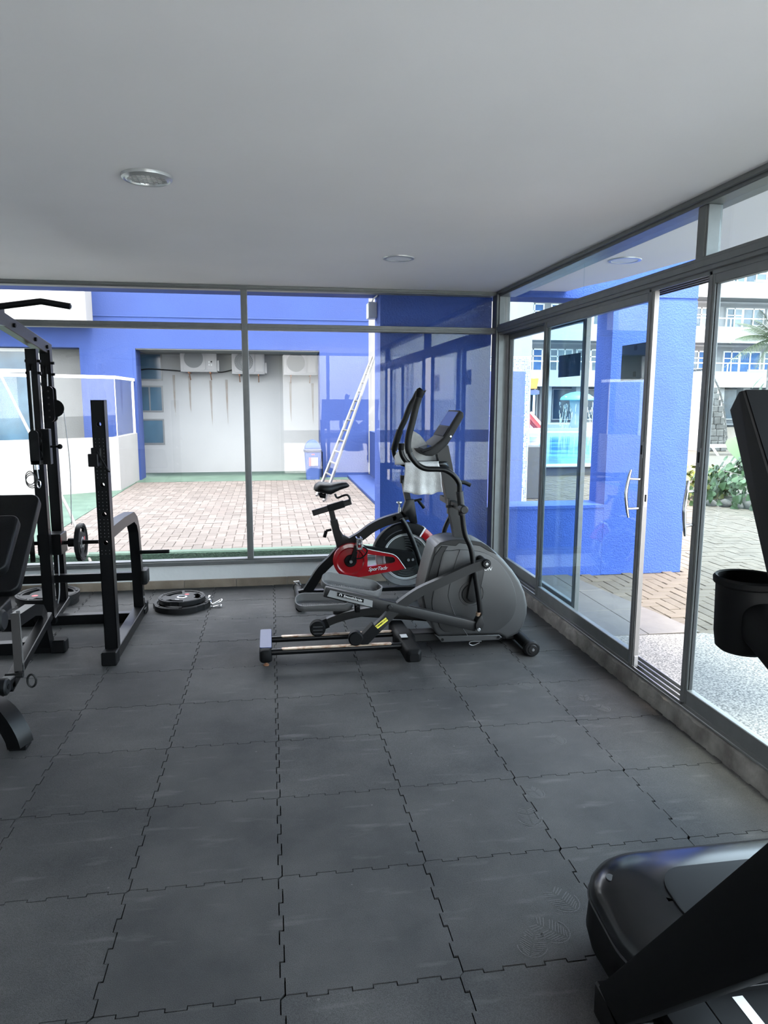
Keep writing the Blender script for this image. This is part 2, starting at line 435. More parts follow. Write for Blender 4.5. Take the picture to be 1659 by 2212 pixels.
def copy_tree(o, loc=None, rotz=None, parent=None):
    c = o.copy(); COL.objects.link(c)
    if parent is not None: c.parent = parent
    if loc is not None: c.location = loc
    if rotz is not None: c.rotation_euler = (0, 0, rotz)
    for ch in o.children: copy_tree(ch, parent=c)
    return c
def text_mesh(txt, size, mname, shear=0, depth=.0006, spacing=1.0):
    cu = bpy.data.curves.new(mname, 'FONT'); cu.body = txt; cu.size = size; cu.shear = shear; cu.extrude = depth
    cu.align_x = 'CENTER'; cu.align_y = 'CENTER'; cu.space_character = spacing; cu.resolution_u = 3
    t = bpy.data.objects.new('t', cu); COL.objects.link(t)
    me = bpy.data.meshes.new_from_object(t.evaluated_get(bpy.context.evaluated_depsgraph_get()))
    bpy.data.objects.remove(t); bpy.data.curves.remove(cu); me.name = mname
    return me
def put_text(txt, size, mname, material, parent, c, right, up, shear=0, depth=.0006, spacing=1.0, bold=0):
    me = text_mesh(txt, size, mname, shear, depth, spacing)
    r = V(right).normalized(); u = V(up); u = (u - r*u.dot(r)).normalized(); n = r.cross(u)
    T = Matrix((r, u, n)).transposed().to_4x4(); T.translation = V(c) - ORG[parent.name]
    me.transform(T); me.materials.clear(); me.materials.append(MATS[material])
    o = bpy.data.objects.new(mname, me); COL.objects.link(o); o.parent = parent; ORG[o.name] = ORG[parent.name]
    return o
# ================================================================== the room
X0, XR_, YB_, YF_, HC = -3.5, 2.0, 6.22, -2.0, 2.53
# floor of interlocking rubber mats
floor = MB().box((X0-.1, YF_-.1, -.14), (2.09, 6.40, -.013)).build('floor', 'screed', kind='structure')
def seam(p0, p1, side, rnd=0, n=8, a=.0065, g=.0019, dv=.0022):
    """toothed edge from p0 to p1; side is the outward direction of this mat"""
    p0, p1 = V(p0), V(p1); d = (p1-p0)/n; t = d.normalized(); o = V(side)
    pts = []
    for i in range(n):
        s = 1 if i % 2 == 0 else -1
        flip = 1 if (o.x+o.y) > 0 else -1
        off = o*(s*flip*a) - o*g
        e = dv*s
        gg = g*.8*(-1 if s*flip > 0 else 1)
        pts.append(p0+d*i+off + t*((-e - gg) if i else .0088)); pts.append(p0+d*(i+1)+off + t*((e + gg) if i < n-1 else -.0088))
    return pts
xs = [X0+.5*i for i in range(12)]
for i in range(11):
    xa, xb = xs[i], min(xs[i+1], 1.975)
    sh = random.uniform(-.012, .012)
    for j in range(-5, 13):
        ya, yb = .25+.5*j+sh, .75+.5*j+sh
        ya = max(ya, YF_); yb = min(yb, 6.205)
        if yb-ya < .03: continue
        o = []
        n1 = 8 if xb-xa > .4 else 6
        o += seam((xa, ya), (xb, ya), (0, -1)); o += seam((xb, ya), (xb, yb), (1, 0))
        o += [p for p in seam((xa, yb), (xb, yb), (0, 1))][::-1]; o += [p for p in seam((xa, ya), (xa, yb), (-1, 0))][::-1]
        b = MB(); b.prism([(p.x, p.y) for p in o], -.0125, random.uniform(-.0012, .0004), 'Z')
        b.build('rubber_tile', 'rubber_mat', floor, smooth=0)
# dusty shoe prints on the mats
def footprint(x, y, rz, s=1.0, heel=True, k=0):
    b = MB(); T = Matrix.Translation((x, y, .0012+k*.0002)) @ Matrix.Rotation(rz, 4, 'Z')
    def strip(p, q, w):
        p, q = V((*p, 0)), V((*q, 0)); d = (q-p).normalized(); n_ = V((-d.y, d.x, 0))*w
        b.quad(*[T @ v for v in (p-n_, q-n_, q+n_, p+n_)])
    for i in range(11):
        yy = (-.045+i*.0095)*s; hw = .042*s*sqrt(max(.05, 1-((i-5)/6.5)**2))
        if i == 7: continue
        strip((-hw, yy+.010), (-.003, yy-.006), .0014); strip((hw, yy+.010), (.003, yy-.006), .0014)
    for a in range(-70, 71, 20):
        t0, t1 = R(a-90), R(a-72)
        strip((.05*s*cos(t0), .058*s*sin(t0)), (.05*s*cos(t1), .058*s*sin(t1)), .0016)
    o = b.build('footprint', 'dust', floor, smooth=0); o['kind'] = 'stuff'
for px, py, rz, s in ((1143, 1765, -.1, 1.0), (1157, 1713, .3, .7), (1200, 1598, .2, .95), (1131, 1482, .6, .9), (1262, 1508, -.3, .7), (1190, 2010, .8, 1.0), (1215, 1945, .4, 1.0), (1150, 2040, -.5, .9), (1300, 1530, .5, .8)):
    p = at(px, py, Z=0); footprint(p.x, p.y, rz, s)

# ceiling and roof slab, outside soffit
ceil_ = MB().box((X0-.1, YF_-.1, HC), (2.12, 6.30, HC+.30)).build('ceiling', 'ceiling_paint', kind='structure')
sof = MB(); sof.prism([(2.12, 2.55), (3.4, 2.55), (3.25, 3.5), (2.9, 4.95), (2.82, 5.65), (2.70, 6.05), (2.66, 6.36), (2.12, 6.36)], 2.575, 2.83, 'Z')
sof.build('porch_soffit', 'ceiling_paint', kind='structure')
MB().box((X0-2, 6.30, 2.515), (2.12, 6.36, 2.83)).build('soffit_strip', 'white_paint', kind='structure')

# back: low white wall, tile baseboard
MB().box((X0, 6.22, -.05), (2.02, 6.36, .20), .004).build('wall_back', 'white_paint', kind='structure')
bb = struct('baseboard_back', (0, 6.215, 0))
x = -5.0; k = 0; xs_b = [-5.0]
while xs_b[-1] < 1.5: xs_b.append(xs_b[-1]+.44)
o0 = at(511, 1262, Y=6.22).x % .44
for i in range(-12, 6):
    xa = o0 + i*.44 - .0; xb = xa+.437
    xa, xb = max(xa, X0), min(xb, 1.97)
    if xb-xa < .03: continue
    MB().box((xa, 6.200, -.005), (xb, 6.222, .068+random.uniform(-.001, .001)), .002).build('skirting_tile', 'beige_tile', bb, smooth=0)
MB().box((X0, 6.208, -.005), (1.97, 6.2205, .064)).build('grout_bed', 'grout', bb, smooth=0)

# back window: head, transom bar, mullions, sill, panes
w1 = struct('window_1', (-1.5, 6.24, .2))
MB().box((X0, 6.20, 2.497), (2.0, 6.30, 2.532), .003).box((X0, 6.185, 2.508), (2.0, 6.20, 2.5295), .002).build('head_frame', 'aluminium', w1, 0)
MB().box((X0, 6.19, .198), (2.0, 6.30, .232), .003).box((X0, 6.205, .232), (2.0, 6.29, .243), .002).build('sill_frame', 'aluminium', w1, 0)
muls = [X0+.03, -2.42, -.195, 1.985]
for a, b_ in zip(muls, muls[1:]):
    MB().box((a+.026, 6.20, 2.178), (b_-.026, 6.29, 2.228), .003).box((a+.026, 6.193, 2.196), (b_-.026, 6.20, 2.210), .002).build('transom_bar', 'aluminium', w1, 0)
    MB().box((a+.024, 6.241, .238), (b_-.024, 6.247, 2.182)).build('glass_pane', 'window_glass', w1, 0)
    MB().box((a+.024, 6.241, 2.224), (b_-.024, 6.247, 2.500)).build('glass_pane', 'window_glass', w1, 0)
for a in muls[:-1]:
    MB().box((a-.026, 6.195, .243), (a+.026, 6.295, 2.498), .003).box((a-.006, 6.189, .243), (a+.006, 6.195, 2.498)).build('mullion', 'aluminium', w1, 0)
MB().box((1.955, 6.17, 0.02), (2.075, 6.30, 2.53), .004).box((1.975, 6.155, .1), (2.02, 6.17, 2.50), .002).build('trim_1', 'aluminium', kind='structure')

# right: stone kerb, track, header, transom lights, sliding glass doors
b = MB(); random.seed(11)
def kerb(u, v):
    y = YF_+(6.2-YF_)*v; x_ = [1.972, 1.974, 1.990, 2.12, 2.12][min(4, int(u*4+.5))]; z_ = [-.02, .088, .100, .102, -.06][min(4, int(u*4+.5))]
    j = .004*sin(y*23)+.003*sin(y*61+1)+.003*sin(y*131)
    return V((x_+j*(1 if .2 < u < .6 else 0), y, z_+(j*.7 if .1 < u < .8 else 0)))
b.grid(kerb, 4, 180).build('kerb_right', 'kerb_stone', kind='structure', smooth=50)
tr = MB(); tr.box((1.978, YF_, .100), (2.115, 6.17, .112), .002)
for xx in (1.985, 2.022, 2.060, 2.097): tr.box((xx-.003, YF_, .112), (xx+.003, 6.17, .128))
tr.build('trim_2', 'aluminium_bright', kind='structure', smooth=0)
hd = MB(); hd.box((1.965, YF_, 2.185), (2.115, 6.17, 2.252), .003).box((1.958, YF_, 2.205), (1.965, 6.17, 2.236), .002)
for xx in (1.985, 2.022, 2.060, 2.097): hd.box((xx-.003, YF_, 2.165), (xx+.003, 6.17, 2.186))
hd.build('trim_3', 'aluminium', kind='structure', smooth=0)
MB().box((1.975, YF_, 2.488), (2.115, 6.17, 2.532), .003).box((1.955, YF_, 2.506), (1.975, 6.17, 2.530), .002).build('trim_4', 'aluminium', kind='structure', smooth=0)
w2 = struct('window_2', (2.05, 3, 2.25))
for y0, y1 in ((YF_+.05, -.05), (.05, 3.16), (3.255, 4.615), (4.620, 6.16)):
    MB().box((2.047, y0, 2.25), (2.053, y1, 2.49)).build('glass_pane', 'tinted_door_glass', w2, 0)
for y in (0, 3.208):
    MB().box((1.985, y-.034, 2.25), (2.07, y+.034, 2.49), .008, 3).box((1.99, y-.045, 2.25), (2.06, y-.034, 2.488), .002).build('mullion', 'aluminium', w2, 0)

def slider(n, xc, y0, y1, lead=None):
    """one sliding leaf: stiles, rails, pane; lead: side that carries lock and handle"""
    d = struct('door_%d' % n, (xc, (y0+y1)/2, .11)); h0, h1 = .118, 2.178
    t = .017
    for ya, yb in ((y0, y0+.055), (y1-.055, y1)):
        MB().box((xc-t, ya, h0), (xc+t, yb, h1), .003).box((xc-t-.004, ya+.018, h0), (xc-t, yb-.018, h1)).build('stile', 'aluminium', d, 0)
    MB().box((xc-t, y0+.055, h0), (xc+t, y1-.055, h0+.085), .003).build('bottom_rail', 'aluminium', d, 0)
    MB().box((xc-t, y0+.055, h1-.055), (xc+t, y1-.055, h1), .003).build('top_rail', 'aluminium', d, 0)
    g = MB()
    for ya, yb in ((y0+.055, y0+.061), (y1-.061, y1-.055)): g.box((xc-.008, ya, h0+.085), (xc+.008, yb, h1-.055))
    g.build('gasket', 'gasket', d, 0)
    MB().box((xc-.003, y0+.05, h0+.08), (xc+.003, y1-.05, h1-.05)).build('glass_pane', 'tinted_door_glass', d, 0)
    if lead is not None:
        yl = y0 if lead < 0 else y1; s = -lead
        # bright inner channel with screws on the leading edge
        e = MB().box((xc-.012, yl-(.004 if lead < 0 else 0), h0), (xc+.012, yl+(0 if lead < 0 else .004), h1))
        e.build('edge_channel', 'aluminium_bright', d, 0)
        yc = yl+s*.0275; xi = xc-t
        hpts = [(xi, yc, 1.185), (xi-.045, yc+s*.006, 1.180), (xi-.062, yc+s*.016, 1.215), (xi-.066, yc+s*.024, 1.10), (xi-.062, yc+s*.016, .985), (xi-.045, yc+s*.006, 1.020), (xi, yc, 1.015)]
        hb = MB()
        hb.tube([(xi, yc, 1.180), (xi-.06, yc+s*.012, 1.182)], .007, 10).tube([(xi, yc, 1.02), (xi-.06, yc+s*.012, 1.018)], .007, 10)
        hb.tube([(xi-.052, yc+s*.010, 1.232), (xi-.060, yc+s*.014, 1.19), (xi-.070, yc+s*.018, 1.10), (xi-.060, yc+s*.014, 1.01), (xi-.052, yc+s*.010, .968)], [.006, .009, .010, .009, .006], 10, smooth=6)
        hb.build('handle', 'chrome', d)
        lk = MB().box((xi-.003, yc-.013, 1.295), (xi, yc+.013, 1.385), .002)
        lk.build('lock_plate', 'steel', d, 0)
        MB().box((xi-.006, yc-.008, 1.315), (xi-.003, yc+.008, 1.365), .002).build('lock_recess', 'black_plastic', d, 0)
        ky = MB().box((xc-.010, yl+lead*.004-.0015, 1.03), (xc+.010, yl+lead*.004+.0015, 1.14), .001)
        ky.build('strike_plate', 'steel', d, 0)
        MB().box((xc-.004, yl+lead*.006-.004, 1.06), (xc+.004, yl+lead*.006+.004, 1.10), .001).build('latch', 'black_plastic', d, 0)
        MB().box((xc-.011, yl+lead*.005-.002, .122), (xc+.011, yl+lead*.005+.002, .185), .001).build('roller_plate', 'steel', d, 0)
    return d
slider(1, 2.078, 4.57, 6.15)
slider(2, 2.003, 3.60, 5.13, -1)
slider(3, 2.003, 1.55, 3.125, 1)
slider(4, 2.078, .05, 1.62)
slider(5, 2.003, -1.98, .02)
# signs taped to the outside of the door glass, seen from behind
def sign(y0, y1, z0, z1, xg, label):
    s = thing('glass_sign', label, 'sign', (xg+.009, (y0+y1)/2, z0))
    MB().box((xg+.005, y0, z0), (xg+.009, y1, z1)).build('panel', 'sign_back', s, 0)
    for yy, zz in ((.45, .82), (.45, .10)):
        MB().box((xg+.0035, y0+(y1-y0)*yy, z0+(z1-z0)*zz), (xg+.005, y0+(y1-y0)*yy+.03, z0+(z1-z0)*zz+.028)).build('tape_pad', 'tape', s, 0)
    return s
sign(3.650, 3.965, 1.715, 1.915, 2.006, 'dark back of a sign taped on the door glass beside the handle')
sign(4.700, 5.075, 1.77, 1.925, 2.081, 'dark back of a sign on the overlapping tinted door panes')

# rest of the room, beside and behind the camera
MB().box((X0-.1, YF_, -.05), (X0, 6.30, HC)).build('wall_left', 'white_paint', kind='structure')
MB().box((X0-.1, YF_-.1, -.05), (.2, YF_, HC)).box((.2, YF_-.1, -.05), (2.1, YF_, .1)).build('wall_rear', 'white_paint', kind='structure')
w3 = struct('window_3', (.7, YF_, .1))
fr = MB().box((.2, YF_-.09, .1), (2.1, YF_-.01, .15)).box((.2, YF_-.09, 2.48), (2.1, YF_-.01, 2.53))
lx = [.23, 1.15, 2.07]
for xx in lx: fr.box((xx-.03, YF_-.09, .15), (xx+.03, YF_-.01, 2.48))
fr.build('frame', 'aluminium', w3, 0)
for xa, xb in zip(lx, lx[1:]): MB().box((xa+.03, YF_-.053, .15), (xb-.03, YF_-.047, 2.48)).build('glass_pane', 'window_glass', w3, 0)

fr = MB().box((X0-.09, 1.6, .2), (X0-.01, 6.22, .25)).box((X0-.09, 1.6, 2.48), (X0-.01, 6.22, 2.53))
# ceiling lights
def downlight(x, y, r, label, flat=False, z=HC):
    t = thing('ceiling_light', label, 'light', (x, y, z))
    if flat:
        MB().lathe([(r*.78, -.003), (r*.80, -.007), (r*.97, -.007), (r, -.001), (r, 0)], 40).build('ring', 'lamp_ring', t, local=True)
        MB().lathe([(0, -.004), (r*.79, -.004), (r*.79, 0)], 40).build('diffuser', 'lamp_flat', t, local=True)
    else:
        MB().lathe([(r*.74, .0), (r*.75, -.016), (r*.78, -.020), (r*.86, -.014), (r*.90, -.018), (r*.985, -.012), (r, -.002), (r, 0)], 44).build('ring', 'lamp_ring', t, local=True)
        g = MB().lathe([(0, -.012), (r*.75, -.009), (r*.75, 0)], 44)
        g.build('glass_cover', 'lamp_glass', t, local=True)
        b = MB()
        for i in range(-3, 4):
            h = sqrt(max(.01, 1-(i/4.2)**2))*r*.72
            b.box((i*r*.18-.0012, -h, -.0135), (i*r*.18+.0012, h, -.0105)).box((-h, i*r*.18-.0012, -.0135), (h, i*r*.18+.0012, -.0105))
        b.build('prism_grid', 'print_grey', t, local=True)
    return t
downlight(-.49, 3.31, .105, 'round recessed ceiling light with a stepped silver ring and ribbed glass')
downlight(.86, 4.86, .105, 'slim flat round ceiling panel light nearer the glass corner', True)
downlight(2.47, 4.90, .115, 'flat round light in the white soffit outside the doors', True, 2.575)
# ================================================================== outside ground
G = -.05
gr = MB(); gr.box((-40, -30, -.5), (60, 70, -.125)).build('ground', 'joint_sand', kind='structure')
MB().box((-40, 8.05, -.125), (1.64, 15.5, G-.012)).build('courtyard_bed', 'joint_sand', kind='structure')
MB().box((-14, -16, -.125), (X0-.1, 7.80, G)).box((X0-.1, -16, -.125), (12, YF_-.1, G)).build('bounce_terrace', 'bounce_ground', kind='structure')  # unseen ground beside and behind the room, added pale to light the ceiling
MB().box((-3.6, 6.36, -.14), (2.3, 7.95, -.125)).build('gutter', 'bounce_ground', kind='structure')  # hidden below the sill, made pale to bounce light onto the pier
MB().box((-2.72, 7.95, -.125), (1.64, 8.06, G+.012), .004).build('green_kerb', 'green_floor', kind='structure')
MB().box((-2.72, 7.925, -.125), (1.64, 7.95, G+.004), .006).build('kerb_face', 'green_face_shaded', kind='structure')
MB().box((-40, 7.80, -.125), (-2.715, 15.5, G), .004).build('green_apron', 'green_floor', kind='structure')
MB().box((-2.9, 15.06, -.125), (1.62, 17.0, G+.004)).build('green_strip', 'green_floor', kind='structure')

def herring(x0, x1, y0, y1, L, w, gap):
    """0/90 degree herringbone rectangles that fill a box"""
    out = []; n = int((x1-x0+y1-y0)/w)+8
    nx, ny = int((x1-x0)/w)+3, int((y1-y0)/w)+3
    for iy in range(-2, ny):
        for ix in range(-2, nx):
            k = (ix - iy) % 4
            if k == 0: r = (ix*w, iy*w, (ix+2)*w, (iy+1)*w)           # lying
            elif k == 3: r = (ix*w, iy*w, (ix+1)*w, (iy+2)*w)       # standing
            else: continue
            a, b, c, d = x0+r[0]+gap, y0+r[1]+gap, x0+r[2]-gap, y0+r[3]-gap
            if c <= x0 or a >= x1 or d <= y0 or b >= y1: continue
            out.append((max(a, x0), max(b, y0), min(c, x1), min(d, y1)))
    return out
def paver_mesh(name, L, w, matn, h=.05):
    b = MB(); b.box((-L/2, -w/2, -h), (L/2, w/2, 0), .004); return b.mesh(name, matn, 0)
def pave(ground_name, rects, matn, near, keep, L, w, ztop, limit=300):
    """300 pavers nearest to the eye are single pieces, the rest one stuff mesh"""
    g = MB().box((min(r[0] for r in rects), min(r[1] for r in rects), ztop-.06), (max(r[2] for r in rects), max(r[3] for r in rects), ztop-.014)).build(ground_name, 'joint_sand', kind='structure')
    rects = [r for r in rects if keep((r[0]+r[2])/2, (r[1]+r[3])/2)]
    rects.sort(key=lambda r: near((r[0]+r[2])/2, (r[1]+r[3])/2))
    meA = paver_mesh('paver', L, w, matn); rest = MB(); n = 0
    for r in rects:
        a, c = r[2]-r[0], r[3]-r[1]; cx, cy_ = (r[0]+r[2])/2, (r[1]+r[3])/2; z = ztop + random.uniform(-.003, .002)
        full = abs(max(a, c)-L) < .002 and abs(min(a, c)-w) < .002
        if n < limit:
            n += 1
            sc = None if full else ((a/L, c/w, 1) if a >= c else (c/L, a/w, 1))
            inst('paver', meA, g, (cx, cy_, z), 0 if a >= c else pi/2, sc=sc)
        else:
            v = [V((r[i], r[j], z)) for i, j in ((0, 1), (2, 1), (2, 3), (0, 3))]
            w_ = [p - V((0, 0, .02)) for p in v]
            rest.quad(*v)
            for k in range(4): rest.quad(v[k], w_[k], w_[(k+1) % 4], v[(k+1) % 4])
    if n >= limit:
        o = rest.build('distant_pavers', matn, g, smooth=0); o['kind'] = 'stuff'
    return g
wp = .112
pave('courtyard_paving', herring(-2.70, 1.62, 8.06, 15.06, 2*wp, wp, .0025), 'paver_red', lambda x, y: y, lambda x, y: True, 2*wp-.005, wp-.005, G)
wq = .105
def keepR(x, y):
    if x < 2.985 - .145*(y-5) - .13: return False
    if y < 4.40 and x < 3.9: return False
    if 6.33 < y < 6.75 and x < 3.97: return False
    return x < 13 or y > 8
pave('porch_paving', herring(2.60, 9.4, 2.0, 18.0, 2*wq, wq, .003), 'paver_grey', lambda x, y: abs(x-3.6)+abs(y-5.4)*.8 + (3 if y > 6.5 and x < 3.9 else 0), keepR, 2*wq-.006, wq-.006, G)
MB().box((9.4, 2, -.125), (60, 43, G)).box((2.6, 18.0, -.125), (9.4, 43, G-.01)).box((2.2, 6.72, -.125), (2.62, 18.0, G)).build('far_paving', 'paver_grey', kind='structure')
# walkway of stone tiles beside the doors: two rows cut off at a slant
wk = struct('walkway', (2.5, 5, G))
def wx(y): return 2.985 - .145*(y-5.0)
for j in range(-2, 10):
    ya, yb = 4.588+j*.60, 4.588+(j+1)*.60-.004
    if j < 0: continue
    for xa, xb in ((2.115, 2.640), (2.644, None)):
        p = [(xa, ya), (xb or wx(ya), ya), (xb or wx(yb), yb), (xa, yb)]
        if ya > 6.3: 
            if xb is None: continue
        MB().prism(p, G-.03, G+.004+random.uniform(0, .001), 'Z', .002, 1).build('walk_tile', 'walk_tile', wk, smooth=0)
MB().box((2.11, 4.62, -.125), (3.0, 8, G-.012)).build('tile_bed', 'joint_sand', wk, smooth=0)
mt = MB().prism([(2.115, YF_-.1), (6, YF_-.1), (6, 3.9), (3.36, 4.30), (3.04, 4.535), (2.115, 4.585)], -.125, G+.010, 'Z', .004, 1).build('pebble_mat', 'speckled_mat', kind='structure')

# ================================================================== blue porch wall with opening, beam above
pw = struct('porch_wall', (2.4, 6.53, G))
Y1, Y2 = 6.36, 6.69
MB().box((.965, Y1, G-.06), (1.97, Y2, 2.52)).build('pier', 'blue_stucco', pw, 0)
MB().box((1.97, Y1+.002, G-.06), (3.125, Y2-.002, .595)).box((1.97, Y1-.004, .595), (3.125, Y2+.004, .625)).build('sill_wall', 'blue_stucco', pw, 0)
MB().box((3.125, Y1, G-.01), (3.955, Y2, 2.52)).box((3.125, Y1, 2.545), (3.955, Y2, 5.2)).box((3.125, Y1+.012, 2.52), (3.955, Y2-.012, 2.545)).build('end_pier', 'blue_stucco', pw, 0)
MB().box((-9, Y1, 2.52), (3.125, Y2, 2.84)).box((2.66, Y1, 2.84), (3.125, Y2, 5.2)).build('beam', 'blue_stucco', pw, 0)
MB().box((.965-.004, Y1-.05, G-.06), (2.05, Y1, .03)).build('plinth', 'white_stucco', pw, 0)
jb = thing('junction_box', 'small white box on the blue pier under the beam', 'box', (.925, 6.60, 2.33))
MB().box((.885, 6.54, 2.33), (.963, 6.68, 2.47), .006).build('casing', 'white_paint', jb, 0)
MB().tube([(.925, 6.62, 2.47), (.935, 6.60, 2.50), (.955, 6.45, 2.515)], .006, 8).build('conduit', 'white_paint', jb)

# ================================================================== blue building across the courtyard
YA = 15.5
bd = thing('courtyard_building', 'blue and white building across the courtyard with a recessed white wall', 'building', (-1, 16, G))
def F(px, py, y=YA): return at(px, py, Y=y)
zb = F(500, 755).z; xl, xr = F(292, 755).x, F(690, 758).x
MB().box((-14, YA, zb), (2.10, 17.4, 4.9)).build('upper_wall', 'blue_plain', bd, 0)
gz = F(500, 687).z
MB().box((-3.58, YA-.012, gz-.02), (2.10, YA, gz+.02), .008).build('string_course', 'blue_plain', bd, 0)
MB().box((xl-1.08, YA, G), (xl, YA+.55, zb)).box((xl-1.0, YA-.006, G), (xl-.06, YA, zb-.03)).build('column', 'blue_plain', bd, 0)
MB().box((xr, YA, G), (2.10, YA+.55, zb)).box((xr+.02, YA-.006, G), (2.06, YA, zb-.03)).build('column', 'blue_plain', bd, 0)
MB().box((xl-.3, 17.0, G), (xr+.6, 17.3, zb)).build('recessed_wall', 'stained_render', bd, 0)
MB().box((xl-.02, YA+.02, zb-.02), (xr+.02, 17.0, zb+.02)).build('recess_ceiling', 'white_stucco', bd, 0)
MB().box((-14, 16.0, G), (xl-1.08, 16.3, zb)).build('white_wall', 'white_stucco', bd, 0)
# projecting white bay, upper left
e = F(183, 625).x
MB().box((-14, YA-.55, 3.08), (e+.12, YA+.02, 5.0), .01).build('white_bay', 'white_render', bd, 0)
# side: bright white wall beyond the right column
MB().box((2.10, 16.2, G), (6, 16.5, 4.9)).build('side_wall', 'white_render', bd, 0)
# three small windows in the recess, stacked
for i, (a, c, px2, split) in enumerate(((762, 822, 352, False), (833, 890, 354, True), (905, 960, 357, False))):
    z1, z0 = F(325, a, 17).z, F(325, c, 17).z; x1 = F(px2, c, 17).x; x0 = x1-.60
    f = MB().ring2(rrect(x0, x1, z0, z1, .004, 1), rrect(x0+.035, x1-.035, z0+.035, z1-.035, .004, 1), 16.985, 17.02, 'Y')
    if split: f.box((x1-.31, 16.985, z0+.03), (x1-.28, 17.01, z1-.03))
    fr = f.build('window_frame', 'aluminium', bd, 0)
    MB().box((x0+.03, 16.995, z0+.03), (x1-.03, 16.999, z1-.03)).build('pane', 'dark_pane', fr, 0)
# big window behind the terrace
z0, z1 = F(40, 965, 16).z, F(40, 752, 16).z; x1 = F(101, 900, 16).x
wf = MB().ring2(rrect(-9, x1+.0, z0, z1, .01, 1), rrect(-8.9, x1-.07, z0+.07, z1-.07, .01, 1), 15.96, 16.02, 'Y').box((-9, 15.95, F(40, 801, 16).z-.035), (x1, 16.0, F(40, 801, 16).z+.035)).build('window_frame', 'white_paint', bd, 0)
MB().box((-8.95, 15.985, z0), (x1-.02, 15.995, z1)).build('pane', 'dark_pane', wf, 0)
rr_ = MB()
for px, top, n in ((375, 810, 1), (409, 812, 1), (455, 822, 1), (489, 820, 1), (627, 825, 1), (675, 828, 1)):
    a = F(px, top, 16.995); w_ = .03
    rr_.quad((a.x-w_, 16.996, a.z), (a.x+w_, 16.996, a.z), (a.x+w_*.4, 16.996, a.z-.75-.3*random.random()), (a.x-w_*.4, 16.996, a.z-.7))
mat('rust_stain', (.17, .145, .12), .9, col2=(.21, .205, .195), scale=5)
rr_.build('rust_runs', 'rust_stain', bd, 0)['kind'] = 'stuff'

# terrace parapet with a glass balustrade
tp = thing('terrace_parapet', 'white terrace parapet topped by a glass balustrade', 'wall', (-3.5, 13.2, G))
c0, c1, c2 = V((-2.76, 13.80, 0)), V((-4.34, 12.78, 0)), V((-2.72, 15.5, 0))
c1 = c0 + (c1-c0)*4
def wallstrip(b, p, q, z0, z1, t, side):
    d = (q-p).normalized(); n_ = V((-d.y, d.x, 0))*t*side
    b.prism([(p.x, p.y), (q.x, q.y), (q.x+n_.x, q.y+n_.y), (p.x+n_.x, p.y+n_.y)], z0, z1, 'Z')
b = MB(); wallstrip(b, c0, c1, G, .93, .12, -1); wallstrip(b, c0, c2, G, .93, .12, 1); b.build('parapet', 'white_render', tp, 0)
for p, q, s in ((c0, c1, -1), (c0, c2, 1)):
    b = MB(); wallstrip(b, p, q, 1.98, 2.035, .06, s); b.build('top_rail', 'rail_white', tp, 0)
    b = MB(); wallstrip(b, p+V((-.02, .03, 0)), q+V((-.02, .03, 0)), .93, 1.98, .008, s); b.build('glass_pane', 'window_glass', tp, 0)
MB().box((c0.x-.025, c0.y+.02, .93), (c0.x-.013, c0.y+.032, 1.98)).build('post', 'rail_white', tp, 0)
MB().box((c2.x-.05, c2.y-.12, .93), (c2.x-.01, c2.y-.08, 2.0)).build('post', 'rail_white', tp, 0)

# blue ledge along the right side of the courtyard, wall behind it
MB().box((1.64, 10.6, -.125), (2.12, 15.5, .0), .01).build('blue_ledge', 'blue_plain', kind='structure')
MB().box((2.12, 10.0, -.125), (2.45, 15.5, .95)).build('ledge_wall', 'blue_plain', kind='structure')

